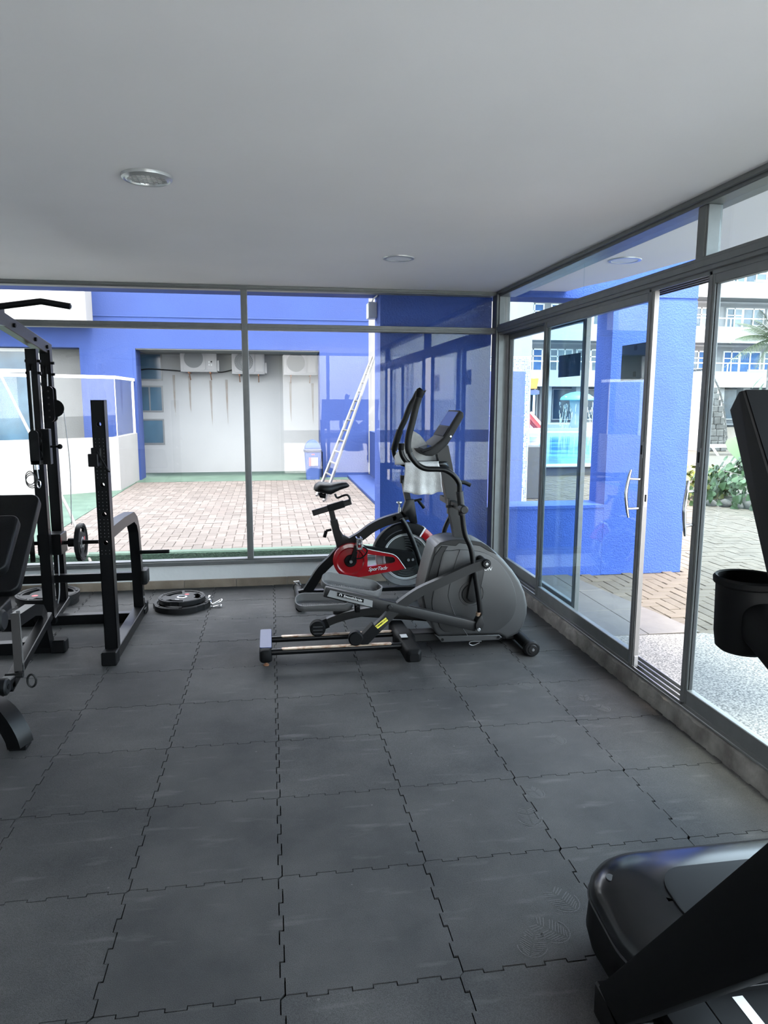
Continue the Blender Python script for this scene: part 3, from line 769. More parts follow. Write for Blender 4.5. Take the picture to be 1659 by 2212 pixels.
# air conditioner units under the beam
def ac_unit(pxl, pxr, pyt, pyb, label, style):
    a, c = at(pxl, pyb, Y=16.60), at(pxr, pyt, Y=16.60); x0, x1, z0, z1 = a.x, c.x, a.z, c.z
    y0, y1 = 16.60, 16.88
    t = thing('air_conditioner', label, 'air conditioner', ((x0+x1)/2, 16.74, z0), group='outdoor units under the blue beam')
    MB().box((x0, y0, z0), (x1, y1, z1), .012, 2).box((x1-.01, y0+.03, z0+.02), (x1+.05, y1-.02, z0+.26), .01).build('casing', 'ac_white', t)
    cx, cz, r = x0+.30*(x1-x0)/.82, (z0+z1)/2+.005, .205
    MB().prism(rrect(x0+.06, x0+.06+.50*(x1-x0)/.82, z0+.03, z1-.02, .05), y0-.014, y0+.002, 'Y', .006).build('front_panel', 'ac_white', t)
    MB().cyl((cx, y0-.016, cz), (cx, y0-.004, cz), r, 32).build('fan_recess', 'ac_dark', t)
    g = MB()
    if style == 'bars':
        for k in range(-9, 10):
            h = sqrt(max(0, r*r-(k*.021)**2)); g.box((cx-h, y0-.022, cz+k*.021-.004), (cx+h, y0-.016, cz+k*.021+.004))
    else:
        for k in range(28):
            a_ = 2*pi*k/28; p = [V((cx+q*cos(a_+q*3), y0-.019, cz+q*sin(a_+q*3))) for q in (.05, .10, .15, .20)]
            g.tube(p, .0035, 5)
        for q in (.07, .12, .17): g.tube([V((cx+q*cos(2*pi*k/24), y0-.019, cz+q*sin(2*pi*k/24))) for k in range(24)], .003, 4, closed=True)
        g.cyl((cx, y0-.024, cz), (cx, y0-.014, cz), .05, 16)
    g.build('grille', 'ac_white' if style != 'bars' else 'ac_dark', t, label='fan grille')
    xp = x0+.60*(x1-x0)/.82
    MB().box((xp, y0-.006, z0+.05), (x1-.03, y0, z1-.10), .004).build('side_panel', 'ac_white', t)
    if style == 'bars' and pxl < 450:
        for k, (dx, dz) in enumerate(((.03, .20), (.08, .205), (.03, .14), (.08, .135))):
            MB().box((xp+dx, y0-.009, z0+dz), (xp+dx+.03, y0-.006, z0+dz+.035)).build('rating_label', ('print_grey', 'black_plastic')[k == 1], t, 0)
    for q in (.18, .66):
        xx = x0+q*(x1-x0)/.82
        MB().box((xx-.015, 16.60, z0-.03), (xx+.015, 17.0, z0), .002).beam((xx, 16.70, z0-.03), (xx, 16.99, z0-.16), .02, .02).build('bracket', 'rust', t, 0)
    return t
ac_unit(390, 467, 747, 803, 'air conditioner outdoor unit nearest the stacked windows', 'bars')
ac_unit(501, 571, 757, 808, 'air conditioner outdoor unit with a swirl grille, behind the mullion', 'swirl')
ac_unit(613, 684, 758, 810, 'air conditioner outdoor unit nearest the blue bin', 'bars')
cb = MB().tube(AT([(296, 801), (318, 797), (345, 798), (400, 802)], Y=16.93), .012, 8, smooth=6)
tag(cb.build('power_cable', 'black_plastic'), 'dark cable strung from the stacked windows to the first air conditioner', 'cable')
tag(MB().tube(AT([(466, 803), (480, 804), (502, 799)], Y=16.93), .012, 8, smooth=6).build('power_cable', 'black_plastic'), 'short dark cable between the first and second air conditioner', 'cable')

# blue litter bin
p = at(676, 1030, Z=G); p = V((at(676, 1030, Y=15.2).x, 15.2, G))
bn = thing('litter_bin', 'blue swing-top litter bin against the courtyard wall', 'bin', p)
q = at(676, 950, Y=15.2).z - G; wb = (at(692, 970, Y=15.2).x - at(656, 970, Y=15.2).x)/2
def rr3(hw, hd, z, r=.05): return [V((a, b_, z)) for a, b_ in rrect(-hw, hw, -hd, hd, r)]
MB().loft([rr3(wb*.80, wb*.66, 0), rr3(wb*.98, wb*.8, q*.70)]).build('body', 'bin_blue', bn, local=True)
MB().loft([rr3(wb*1.05, wb*.86, q*.70), rr3(wb*1.08, wb*.88, q*.72), rr3(wb*1.08, wb*.88, q*.755), rr3(wb*1.03, wb*.84, q*.765)]).build('collar', 'band_dark', bn, local=True)
MB().prism([(wb*.95*cos(pi*i/14), q*.765+q*.235*sin(pi*i/14)) for i in range(15)], -wb*.75, wb*.75, 'Y', .012).build('lid', 'bin_blue', bn, local=True)
MB().box((-.035, -wb*.84, q*.36), (.10, -wb*.795, q*.56)).build('notice', 'sticker_paper', bn, 0, local=True)
MB().box((-.085, -wb*.84, q*.36), (-.037, -wb*.795, q*.56)).build('red_sticker', 'sticker_red', bn, 0, local=True)
MB().box((-.03, -wb*.855, q*.63), (.03, -wb*.81, q*.655)).build('badge', 'sticker_red', bn, 0, local=True)
MB().tube([(wb*1.12, 0, 0), (wb*1.14, 0, q*.70)], .012, 8).build('side_post', 'black_plastic', bn, local=True)

# aluminium ladder leaning on the blue column
la = thing('ladder', 'long aluminium ladder leaning across the courtyard', 'ladder', at(690, 1082, Z=G))
A0, A1 = at(684, 1072, Z=G), at(699, 1084, Z=G)
top = at(806, 772, Y=15.46); w_ = (A1-A0)
B0 = top - w_*.35; B1 = top + w_*.35
B0.y = B1.y = 15.46; 
for a, b_ in ((A0, B0), (A1, B1)): MB().beam(a, b_, .028, .07).build('stile', 'ladder_alu', la, 0)
N = 14
for i in range(1, N):
    t = i/N; a, b_ = A0.lerp(B0, t), A1.lerp(B1, t)
    MB().tube([a, b_], .018, 8).build('rung', 'ladder_alu', la)
# white pole leaning left, outside the glass
tag(MB().tube([at(196, 1214, Y=7.9), at(150, 1105, Y=8.4), at(0, 808, Y=9.6)], .017, 10).build('leaning_pole', 'pipe_white'), 'white pole leaning outside the left window pane', 'pole')
# ================================================================== pool side, seen through the doors
# far apartment block
YA2 = 43.0
ap = thing('apartment_building', 'long white apartment block with balconies beyond the pool', 'building', (26, 46, 0))
bx0, bx1 = 9.0, 46.0
for k in range(4):
    zt = 3.5+2.8*k
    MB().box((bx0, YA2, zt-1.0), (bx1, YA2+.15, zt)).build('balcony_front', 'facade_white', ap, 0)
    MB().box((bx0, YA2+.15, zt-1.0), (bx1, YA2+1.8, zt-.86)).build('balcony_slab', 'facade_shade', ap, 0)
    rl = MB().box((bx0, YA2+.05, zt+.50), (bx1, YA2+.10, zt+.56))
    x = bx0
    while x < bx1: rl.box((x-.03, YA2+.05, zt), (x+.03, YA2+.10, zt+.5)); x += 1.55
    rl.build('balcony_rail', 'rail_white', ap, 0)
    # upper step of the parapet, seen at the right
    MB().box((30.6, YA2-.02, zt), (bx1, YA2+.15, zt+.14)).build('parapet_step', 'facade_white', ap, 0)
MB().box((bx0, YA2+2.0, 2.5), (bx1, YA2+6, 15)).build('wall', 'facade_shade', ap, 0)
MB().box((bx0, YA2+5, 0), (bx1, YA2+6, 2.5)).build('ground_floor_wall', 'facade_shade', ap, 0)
MB().box((bx0-.5, YA2-.6, 14.9), (bx1+.5, YA2+6.5, 15.2)).build('roof', 'facade_white', ap, 0)
for px in (1075, 1176, 1244, 1300, 1420, 1480, 1545, 1600, 1652): 
    x = at(px, 880, Y=YA2+1).x; MB().box((x-.25, YA2+.5, 0), (x+.25, YA2+1.2, 2.5)).build('pillar', 'facade_white', ap, 0)
random.seed(5)
for k in range(4):
    zs = 2.64+2.8*k
    for px0, px1, n in ((1092, 1171, 4), (1188, 1236, 3), (1246, 1291, 3), (1300, 1350, 3), (1470, 1522, 4), (1564, 1597, 2), (1599, 1643, 2), (1652, 1720, 3)):
        x0, x1 = at(px0, 750, Y=YA2+1.98).x, at(px1, 750, Y=YA2+1.98).x
        f = MB().box((x0, YA2+1.90, zs), (x1, YA2+2.0, zs+.06)).box((x0, YA2+1.90, zs+2.2), (x1, YA2+2.0, zs+2.28))
        if n > 2 or px0 == 1564: f.box((x0, YA2+1.90, zs+1.78), (x1, YA2+1.97, zs+1.84))
        w = (x1-x0)/n
        for i in range(n+1): f.box((x0+i*w-.04, YA2+1.90, zs), (x0+i*w+.04, YA2+2.0, zs+2.28))
        fr = f.build('window', 'rail_white', ap, 0)
        for i in range(n):
            mt_ = random.choice(['dark_pane', 'blind_grey', 'dark_pane', 'blind_grey', 'curtain_blue'])
            if px0 > 1500: mt_ = 'curtain_blue' if k == 0 else ('blind_grey' if i else 'dark_pane')
            MB().box((x0+i*w+.03, YA2+1.955, zs+.04), (x0+(i+1)*w-.03, YA2+1.965, zs+2.22)).build('pane', mt_, fr, 0)
for px0, px1 in ((1085, 1160), (1192, 1240), (1248, 1296), (1430, 1475), (1490, 1520), (1556, 1598), (1604, 1650)):
    x0, x1 = at(px0, 880, Y=YA2+4.9).x, at(px1, 880, Y=YA2+4.9).x
    fr = MB().ring2(rrect(x0, x1, .3, 2.45, .01, 1), rrect(x0+.07, x1-.07, .37, 2.38, .01, 1), YA2+4.85, YA2+5.0, 'Y').build('window', 'rail_white', ap, 0)
    MB().box((x0+.05, YA2+4.93, .35), (x1-.05, YA2+4.95, 2.4)).build('pane', 'dark_pane', fr, 0)

# pool: near curb, water, far deck
pl = struct('pool', (12, 24, G))
def basin(y0, y1, z0, z1, name, m_, k=.50, bv=0): MB().prism([(2.64, y0), (k*y0, y0), (k*y1, y1), (2.64, y1)], z0, z1, 'Z', bv, 1).build(name, m_, pl, 0)
basin(15.2, 15.5, -.125, .14, 'near_curb', 'pool_grey'); basin(15.12, 15.56, .14, .18, 'coping', 'pool_white', .50, .01)
basin(15.56, 31.5, -.1, .09, 'water', 'pool_water'); basin(31.5, 33.2, -.1, .16, 'far_coping', 'pool_white'); basin(33.2, 33.5, -.1, .30, 'step', 'pool_white')
basin(33.5, 40.2, -.1, .05, 'shallow_water', 'pool_water'); basin(40.2, 43.8, -.1, .25, 'far_deck', 'pool_white', .6)
MB().prism([(7.78, 15.56), (8.05, 15.56), (20.3, 40.2), (20.0, 40.2)], -.1, .17, 'Z').build('side_coping', 'pool_white', pl, 0)
# mushroom fountain
mc = at(1247, 858, Y=37.0); mc = V((mc.x, 37, 0))
mf = thing('mushroom_fountain', 'white mushroom-shaped pool fountain with a pale blue cap', 'fountain', (mc.x, mc.y, .05))
MB().lathe([(.30, 0), (.36, .15), (.33, .4), (.22, .75), (.27, 1.05), (.38, 1.35), (.40, 1.6), (.30, 1.75)], 24).build('stem', 'pool_white', mf, local=True)
MB().lathe([(0, 2.06), (.35, 2.01), (.65, 1.90), (.86, 1.74), (.90, 1.62), (.86, 1.60), (.3, 1.70), (0, 1.72)], 32).build('cap', 'sea_blue', mf, local=True)
for a in (200, 260, 320, 20, 80, 140):
    MB().sphere((.78*cos(R(a)), .78*sin(R(a)), 1.745), .10, 10, (1, 1, .6)).build('spot', 'pool_white', mf, local=True)
mat('falling_water', (.62, .68, .70), .3)
wtr = MB(); random.seed(3)
for i in range(110):
    a = random.random()*2*pi; r = .86+random.uniform(-.05, .06); z0 = random.uniform(.2, 1.6); h = random.uniform(.08, .4)
    wtr.tube([(r*cos(a), r*sin(a), z0), (r*cos(a), r*sin(a), max(.0, z0-h))], .010, 4)
wtr.build('falling_water', 'falling_water', mf, local=True)['kind'] = 'stuff'
# red water slide and play tower
sl = thing('water_slide', 'red children slide with white edges at the pool', 'slide', (12.9, 34.2, .05))
p0, p1 = at(1138, 893, Y=34.2), at(1168, 927, Y=34.2)
for dy, mm in ((-.35, 'slide_red'), (0, 'slide_red'), (.35, 'slide_red')): MB().beam(p0+V((0, dy, 0)), p1+V((0, dy, 0)), .05 if False else .3, .06, (0, 1, 0)).build('lane', mm, sl, 0)
for dy in (-.52, -.175, .175, .52): MB().beam(p0+V((0, dy, .06)), p1+V((0, dy, .06)), .10, .05, (0, 1, 0)).build('edge', 'rail_white', sl, 0)
MB().box((p0.x-.4, 33.7, .05), (p0.x, 34.7, p0.z)).build('platform', 'slide_red', sl, 0)
for dy in (-.4, .4): MB().tube([(p0.x-.05, 34.2+dy, .05), (p0.x-.05, 34.2+dy, p0.z+.9)], .04, 8).build('post', 'rail_white', sl)
tc_ = at(1152, 850, Y=35.5)
tw = thing('play_tower', 'play tower pole with an orange bucket over a blue ring', 'play tower', (tc_.x, 35.5, .05))
MB().cyl((tc_.x+.05, 35.5, .05), (tc_.x+.05, 35.5, 2.6), .06, 10).build('pole', 'rail_white', tw)
MB().lathe([(0, 0), (.22, .05), (.30, .55), (.26, .6), (0, .55)], 16, Matrix.Translation((tc_.x-.05, 35.5, at(1150, 842, Y=35.5).z))).build('bucket', 'orange', tw)
MB().lathe([(.12, 0), (.30, .03), (.30, .22), (.12, .26)], 16, Matrix.Translation((tc_.x, 35.5, at(1150, 853, Y=35.5).z)), closed=True).build('ring', 'cap_blue', tw)

# mosaic framed blue panel behind the porch wall
ms = thing('mosaic_panel', 'blue panel framed with small blue and white mosaic tiles', 'wall panel', (3.5, 11.1, G))
MB().box((2.90, 11.0, G), (4.06, 11.25, 2.29)).build('core', 'tile_white', ms, 0)
pb = MB().box((3.07, 10.985, G), (3.975, 10.999, .66)).box((3.07, 10.985, .668), (3.975, 10.999, 1.36)).box((3.07, 10.985, 1.368), (3.975, 10.999, 2.06))
for z0, z1 in ((G, .66), (.668, 1.36), (1.368, 2.06)): pass
pb.bm.free(); 
for z0, z1 in ((G, .66), (.668, 1.36), (1.368, 2.06)): MB().box((3.07, 10.985, z0), (3.975, 10.999, z1)).build('slab', 'panel_blue', ms, 0)
tl = MB(); random.seed(2); pt = .0262
for i in range(int(1.14/pt)):
    for j in range(int(2.32/pt)):
        x, z = 4.05-(i+1)*pt, 2.28-(j+1)*pt
        if 3.06 < x+pt*.5 < 3.98 and z < 2.06: continue
        tl.mi = random.choice((0, 0, 1, 1, 1, 2))
        tl.quad((x+.004, 10.996, z+.004), (x+pt-.004, 10.996, z+.004), (x+pt-.004, 10.996, z+pt-.004), (x+.004, 10.996, z+pt-.004))
tl.build('mosaic_tiles', ['tile_white', 'tile_mid', 'tile_dark'], ms, 0)['kind'] = 'stuff'
lw = MB().box((3.75, 11.6, G), (4.60, 11.95, .84), .01)
tag(lw.build('low_wall', 'pool_grey'), 'grey plastered low wall block beside the mosaic panel', 'wall')

# stone-faced curved wall
Ys = 22.0
st = thing('stone_wall', 'curved wall faced with grey stone blocks by the planting', 'wall', (at(1550, 900, Y=Ys).x, Ys, G))
edge = [at(a, b, Y=Ys) for a, b in ((1571, 971), (1569, 940), (1566, 905), (1561, 870), (1552, 838), (1540, 812), (1524, 796))]
ex = [(p.x, p.z) for p in edge]; left = at(1522, 900, Y=Ys).x
MB().prism([(left, G)] + ex + [(left, ex[-1][1])], Ys+.03, Ys+.9, 'Y').build('core', 'grout', st, 0)
def xe(z):
    for (xa, za), (xb, zb_) in zip(ex, ex[1:]):
        if za <= z <= zb_: return xa+(xb-xa)*(z-za)/(zb_-za)
    return ex[0][0] if z < ex[0][1] else ex[-1][0]
random.seed(8); z = G
while z < ex[-1][1]-.05:
    h = random.uniform(.15, .27); x = left
    while x < min(xe(z), xe(z+h))-.06:
        w_ = random.uniform(.16, .36); x1 = min(x+w_, xe(z)-.0, xe(z+h))
        if x1-x > .05: MB().box((x+.006, Ys-random.uniform(0, .04), z+.006), (x1-.006, Ys+.04, z+h-.006), .015).build('stone', 'stone_grey', st, 0)
        x += w_
    z += h
top_ = MB(); 
for (xa, za), (xb, zb_) in zip(ex, ex[1:]):
    for k in range(4):
        t0, t1 = k/4, (k+1)/4-.03
        p, q = V((xa+(xb-xa)*t0, 0, za+(zb_-za)*t0)), V((xa+(xb-xa)*t1, 0, za+(zb_-za)*t1))
        n_ = V((q.z-p.z, 0, -(q.x-p.x))).normalized()*.05
        for yy in (0, .3, .6):
            MB().prism([(p.x, p.z), (q.x, q.z), (q.x+n_.x, q.z+n_.z), (p.x+n_.x, p.z+n_.z)], Ys+yy+random.uniform(0, .02), Ys+yy+.29, 'Y').build('edge_stone', 'stone_grey', st, smooth=0)
top_.bm.free()
# tiled post and painted low wall in the door gap
po = at(1515, 965, Y=21.0)
tp2 = thing('tiled_post', 'slim post clad in orange tiles beyond the door gap', 'post', (po.x, 21, G))
zt = at(1518, 800, Y=21).z
for k in range(22):
    z = G + (zt-G)*k/22; MB().box((po.x-.05, 20.95, z+.004), (po.x+.05, 21.05, z+(zt-G)/22-.004)).build('tile', 'orange_tile', tp2, 0)
MB().box((po.x-.045, 20.955, G), (po.x+.045, 21.045, zt)).build('core', 'grout', tp2, 0)
a, b_ = at(1478, 958, Y=24), at(1516, 958, Y=24)
wl = thing('painted_low_wall', 'white low wall with blue and orange bands beyond the door gap', 'wall', ((a.x+b_.x)/2, 24.2, G))
def zz(py): return at(1500, py, Y=24).z
MB().box((a.x-.3, 24, G), (b_.x, 24.3, zz(902))).build('body', 'white_render', wl, 0)
for t0, t1, m_ in ((972, 958, 'orange_tile'), (934, 929, 'orange'), (922, 913, 'cap_blue'), (944, 938, 'curtain_blue')): MB().box((a.x-.3, 23.985, zz(t0)), (b_.x, 24, zz(t1))).build('band', m_, wl, 0)
MB().box((a.x-.3, 23.5, G), (b_.x, 23.985, zz(966))).build('step', 'orange_tile', wl, 0)
rl = MB()
for t0, t1 in (((1480, 862), (1514, 848)), ((1480, 887), (1514, 874))): rl.tube([at(*t0, Y=24.1), at(*t1, Y=24.1)], .03, 8)
for x in (1482, 1500, 1512): rl.tube([at(x, 903, Y=24.1), at(x, 845, Y=24.1)], .03, 8)
rl.build('railing', 'rail_white', wl)
# white sun lounger
q = at(1556, 984, Z=G); lg = thing('sun_lounger', 'white plastic sun lounger on the paving by the plants', 'lounger', (q.x+.4, q.y, G))
lo_, hi_ = at(1538, 970, Y=q.y).z, 0
fl = [V((q.x-.30, q.y, .22)), V((q.x+1.4, q.y, .22)), V((q.x+1.4, q.y+.6, .22)), V((q.x-.30, q.y+.6, .22))]
MB().tube(fl, .035, 8, closed=True).build('frame', 'rail_white', lg)
for i in range(9): MB().beam(fl[0].lerp(fl[1], (i+.5)/9), fl[3].lerp(fl[2], (i+.5)/9), .10, .02).build('slat', 'rail_white', lg, 0)
for p in fl:
    d = .22 if p.x < q.x else -.2
    MB().tube([p, (p.x+d, p.y, G)], .035, 8).build('leg', 'rail_white', lg)

# planting
def heart(L, wd, fold=.15, curl=.2):
    b = MB(); prof = [(0, .0), (.10, .36), (.28, .5), (.5, .45), (.75, .24), (1, 0)]
    mid = [b.bm.verts.new((0, t*L, -curl*L*t*t)) for t, _ in prof]
    for s in (-1, 1):
        e = [b.bm.verts.new((s*w*wd, (t-.06*(w > .3))*L, fold*w*wd - curl*L*t*t)) for t, w in prof[1:-1]]
        b.bm.faces.new((mid[0], e[0], mid[1])[::s])
        for i in range(len(e)-1): b.bm.faces.new((mid[i+1], e[i], e[i+1], mid[i+2])[::s])
        b.bm.faces.new((mid[-2], e[-1], mid[-1])[::s])
    return b
def addleaf(b, T, L, wd, fold=.15, curl=.2):
    t = heart(L, wd, fold, curl).bm
    bmesh.ops.transform(t, matrix=T, verts=t.verts); mp = {v: b.bm.verts.new(v.co) for v in t.verts}
    for f in t.faces: b.bm.faces.new([mp[v] for v in f.verts])
    t.free()
def bush(name, label, c, rad, n_parts, n_stuff, L, matn, seed, flat=.25):
    random.seed(seed); c = V(c); t = thing(name, label, 'plant', (c.x, c.y, G))
    me = heart(L, L*.95).mesh('leaf', matn, 0); rest = MB(); places = []
    for i in range(n_parts+n_stuff):
        a = random.uniform(0, 2*pi); h = random.random()**1.25; rr = sqrt(max(.03, 1-h*h*.85))*random.uniform(.72, 1.04)
        p = V((c.x+rad[0]*rr*cos(a), c.y+rad[1]*rr*sin(a), G+.03+rad[2]*h*random.uniform(.85, 1.1)))
        o = (p-V((c.x, c.y, G+.2*rad[2]))); o.z += .3*rad[2]; o.normalize()
        q = o.to_track_quat('Z', 'Y') @ Matrix.Rotation(random.uniform(0, 2*pi), 3, 'Z').to_quaternion() @ Matrix.Rotation(random.uniform(-.5, .5), 3, 'X').to_quaternion()
        places.append((p, q, random.uniform(.7, 1.35)))
    places.sort(key=lambda k: (k[0]-CPOS).length)
    for i, (p, q, s) in enumerate(places):
        if i < n_parts:
            o = bpy.data.objects.new('leaf', me); COL.objects.link(o); o.parent = t; o.location = p-ORG[t.name]
            o.rotation_euler = q.to_euler(); o.scale = (s, s, s)
        else: addleaf(rest, Matrix.Translation(p-ORG[t.name]) @ q.to_matrix().to_4x4(), L*s, L*s*.95)
    rest.build('foliage', matn, t, 0, local=True)['kind'] = 'stuff'
    st_ = MB()
    for i in range(14):
        a = random.uniform(0, 2*pi); st_.tube([(0, 0, 0), (rad[0]*.4*cos(a), rad[1]*.4*sin(a), rad[2]*.5), (rad[0]*.8*cos(a), rad[1]*.8*sin(a), rad[2]*.7)], .008, 5)
    st_.build('stems', 'trunk_bark', t, local=True)['kind'] = 'stuff'
    return t
bush('creeper_bush', 'low mound of green heart-leaved creeper on the rock edge', (8.55, 10.55, 0), (1.9, 1.15, .80), 300, 900, .105, 'leaf_green', 4)
bush('yellow_bush', 'small yellow-green shrub beyond the door gap', (7.45, 11.6, 0), (.62, .5, .50), 160, 160, .11, 'leaf_yellow', 6)
# rocks at the foot of the planting
random.seed(12)
for i, (px, py, s) in enumerate(((1541, 1094, .09), (1572, 1096, .10), (1600, 1099, .085), (1630, 1101, .13), (1657, 1105, .12))):
    p = at(px, py, Z=G); t = bmesh.new(); bmesh.ops.create_icosphere(t, subdivisions=2, radius=s)
    for v in t.verts: v.co = v.co*(1+random.uniform(-.14, .14)); v.co.z *= .8
    b = MB(); b._add(t, Matrix.Translation((p.x, p.y+s*.7, G+s*.42)))
    tag(b.build('edging_rock', 'stone_grey', smooth=60), ['grey rock at the left end of the creeper edge', 'grey rock second from the left under the creeper', 'middle grey rock under the creeper', 'large pale grey rock second from the right under the creeper', 'rock at the right end of the creeper edge'][i], 'rock', 'rocks edging the planting')
# elephant-ear plant
ea = thing('elephant_ear_plant', 'large-leaved glossy green plant rising behind the creeper', 'plant', (8.3, 11.3, G)); random.seed(21)
def big(px, py, L, yaw, pitch, roll, Y=11.0, wd=.75, mm='leaf_big', stalk=True):
    p = at(px, py, Y=Y); T = Matrix.Rotation(yaw, 4, 'Z') @ Matrix.Rotation(pitch, 4, 'X') @ Matrix.Rotation(roll, 4, 'Y')
    b = heart(L, L*wd, .12, .12); bmesh.ops.transform(b.bm, matrix=Matrix.Translation(p) @ T, verts=b.bm.verts)
    lf = b.build('leaf', mm, ea, 60)
    if stalk: MB().tube([(8.3, 11.3, G), (p.x*.5+8.3*.5, p.y*.5+5.65, p.z*.7), p], .012, 6, smooth=4).build('stalk', mm, ea)
big(1588, 945, .46, R(170), R(-55), R(20)); big(1604, 968, .42, R(150), R(-35), R(10)); big(1600, 995, .50, R(110), R(-25), R(35))
big(1590, 1000, .42, R(100), R(-20), R(20), 10.7); big(1615, 1000, .55, R(175), R(-30), R(-20), 10.8); big(1596, 1022, .32, R(95), R(-30), R(10), 10.6)
big(1640, 960, .5, R(160), R(-40), R(0))
for a in ((1650, 812, .34, 100, -35, 25), (1652, 826, .36, 112, -42, 40), (1650, 838, .34, 95, -30, 20), (1654, 846, .32, 120, -45, 30)): big(a[0], a[1], a[2], R(a[3]), R(a[4]), R(a[5]), 11.25, .42, stalk=False)
# palm
tb = at(1664, 860, Y=11.4); pk = thing('palm_tree', 'small feathery palm with a rough trunk behind the doors', 'tree', (tb.x, 11.4, G))
MB().tube([(tb.x+.10, 11.4, G), (tb.x+.05, 11.4, 1.0), (tb.x, 11.4, 1.9), (tb.x-.01, 11.4, at(1660, 735, Y=11.4).z)], [.11, .10, .085, .07], 12, smooth=6).build('trunk', 'trunk_bark', pk)
cr = V((tb.x-.01, 11.4, at(1662, 735, Y=11.4).z)); random.seed(14)
tips = [(1563, 795), (1575, 742), (1598, 715), (1622, 690), (1640, 668), (1630, 800), (1600, 770)]
dirs = [at(a, b_, Y=11.2)-cr for a, b_ in tips] + [V((.65*cos(a), .65*sin(a), random.uniform(-.1, .5))) for a in (0, .7, 1.4, -.7, -1.3, 2.2, -2.2, 2.8)]
for d in dirs:
    L = max(.55, d.length); b = MB(); tip = cr+d; mid = cr + d*.5 + V((0, 0, .16*L+.05))
    P = lambda t: cr*(1-t)**2 + mid*2*t*(1-t) + tip*t*t
    b.tube([P(i/8) for i in range(9)], [.010-.0009*i for i in range(9)], 5)
    sd = V((-d.y, d.x, 0)).normalized()
    for i in range(2, 34):
        t = i/34; p = P(t); fw = (P(min(1, t+.03))-P(t-.03)).normalized(); ln = .20*sin(pi*min(.96, t*.9+.12))
        for s in (-1, 1):
            q = p + sd*s*ln*.75 + fw*ln*.55 - V((0, 0, ln*.55)); w_ = fw*.007
            b.quad(p-w_, p+w_, q+w_*.3, q-w_*.3)
    b.build('frond', 'palm_green', pk, 0)
# ================================================================== elliptical trainer
el = thing('elliptical_trainer', 'charcoal elliptical trainer with grey drive housing and a towel on its bar', 'elliptical trainer', (.8, 4.45, 0))
def Zf(x, y, ox, oy, k): return (ox+x/k, oy+y/k)
A5 = lambda pts, Y: AT([Zf(a, b, 860, 1100, 5.53) for a, b in pts], Y=Y)
A3 = lambda pts, Y: AT([Zf(a, b, 600, 1120, 5.53) for a, b in pts], Y=Y)
A4 = lambda pts, Y: AT([Zf(a, b, 820, 820, 7.54) for a, b in pts], Y=Y)
A0_ = lambda pts, Y: AT([Zf(a, b, 540, 1120, 2.592) for a, b in pts], Y=Y)
# drive housing
yn, yf = 4.335, 4.585
out = [(400, 560), (440, 450), (500, 400), (620, 368), (700, 362), (860, 372), (990, 390), (1080, 440), (1180, 520), (1270, 610), (1380, 740), (1460, 860), (1520, 1000), (1550, 1150), (1545, 1260), (1500, 1400), (1440, 1490), (1300, 1555), (1270, 1530), (1210, 1500), (800, 1505), (480, 1520), (430, 1460), (380, 1340), (310, 1200), (285, 1060), (310, 900), (360, 700)]
MB().prism(xz(A5(out, yn)), yn, yf, 'Y', .022, 4).build('drive_housing', 'shroud_rim', el)
side = [(540, 520), (640, 495), (740, 485), (900, 495), (1050, 530), (1200, 630), (1330, 800), (1400, 980), (1415, 1130), (1370, 1290), (1270, 1400), (1150, 1465), (900, 1485), (560, 1465), (470, 1330), (415, 1200), (405, 1100), (430, 950), (480, 760)]
MB().prism(spl2(xz(A5(side, yn-.012)), 4), yn-.012, yn+.01, 'Y', .006, 2).build('side_panel', 'shroud_grey', el)
MB().prism(spl2(xz(A5(side, yf)), 4), yf-.01, yf+.012, 'Y', .006, 2).build('side_panel', 'shroud_grey', el)
dk = [(430, 560), (470, 470), (520, 430), (690, 440), (730, 405), (800, 415), (980, 440), (1080, 500), (1180, 540), (1080, 440), (990, 392), (860, 374), (700, 364), (620, 370), (500, 402), (440, 455)]
MB().prism(xz(A5(dk, yn-.004)), yn-.004, yf+.004, 'Y', .003, 1).build('top_cap', 'charcoal', el)
MB().prism(xz(A5([(430, 560), (520, 440), (600, 445), (555, 500), (490, 700), (440, 940), (405, 1100), (415, 1220), (330, 1190), (300, 1050), (330, 900)], yn-.006)), yn-.006, yn+.02, 'Y', .004, 1).build('front_strip', 'charcoal', el)
MB().tube(A5([(742, 480), (690, 620), (625, 880), (602, 1000), (610, 1080), (700, 1310), (830, 1508)], yn-.013), .0022, 6, smooth=5).build('panel_seam', 'gasket', el)
dc = A5([(875, 1010)], yn-.013)[0]; dr = .080
MB().tube([V((dc.x+dr*cos(a*pi/24), dc.y, dc.z+dr*sin(a*pi/24))) for a in range(48)], .0025, 6, closed=True).build('disc_ring', 'gasket', el)
MB().cyl(dc, dc+V((0, -.008, 0)), dr*.8, 32, bevel=.004).build('crank_disc', 'charcoal', el)
pv = A5([(1050, 645)], 4.185)[0]
pvi = A5([(985, 600)], 4.30)[0]
MB().prism(xz(A5([(820, 1060), (850, 1100), (905, 1112), (960, 1060), (1030, 720), (1040, 640), (1000, 600), (940, 620), (900, 700), (835, 960)], 4.30)), 4.285, 4.318, 'Y', .008, 2).build('crank_arm', 'charcoal', el)
MB().cyl(V((pv.x, 4.32, pv.z)), V((pv.x, 4.18, pv.z)), .022, 24, bevel=.004).build('crank_pin', 'charcoal', el)
hb_ = MB().cyl(V((pv.x, 4.19, pv.z)), V((pv.x, 4.168, pv.z)), .0275, 28, bevel=.004).build('pivot_cap', 'black_plastic', el)
MB().cyl(V((pv.x, 4.169, pv.z)), V((pv.x, 4.160, pv.z)), .009, 12).build('pivot_bolt', 'steel', hb_)
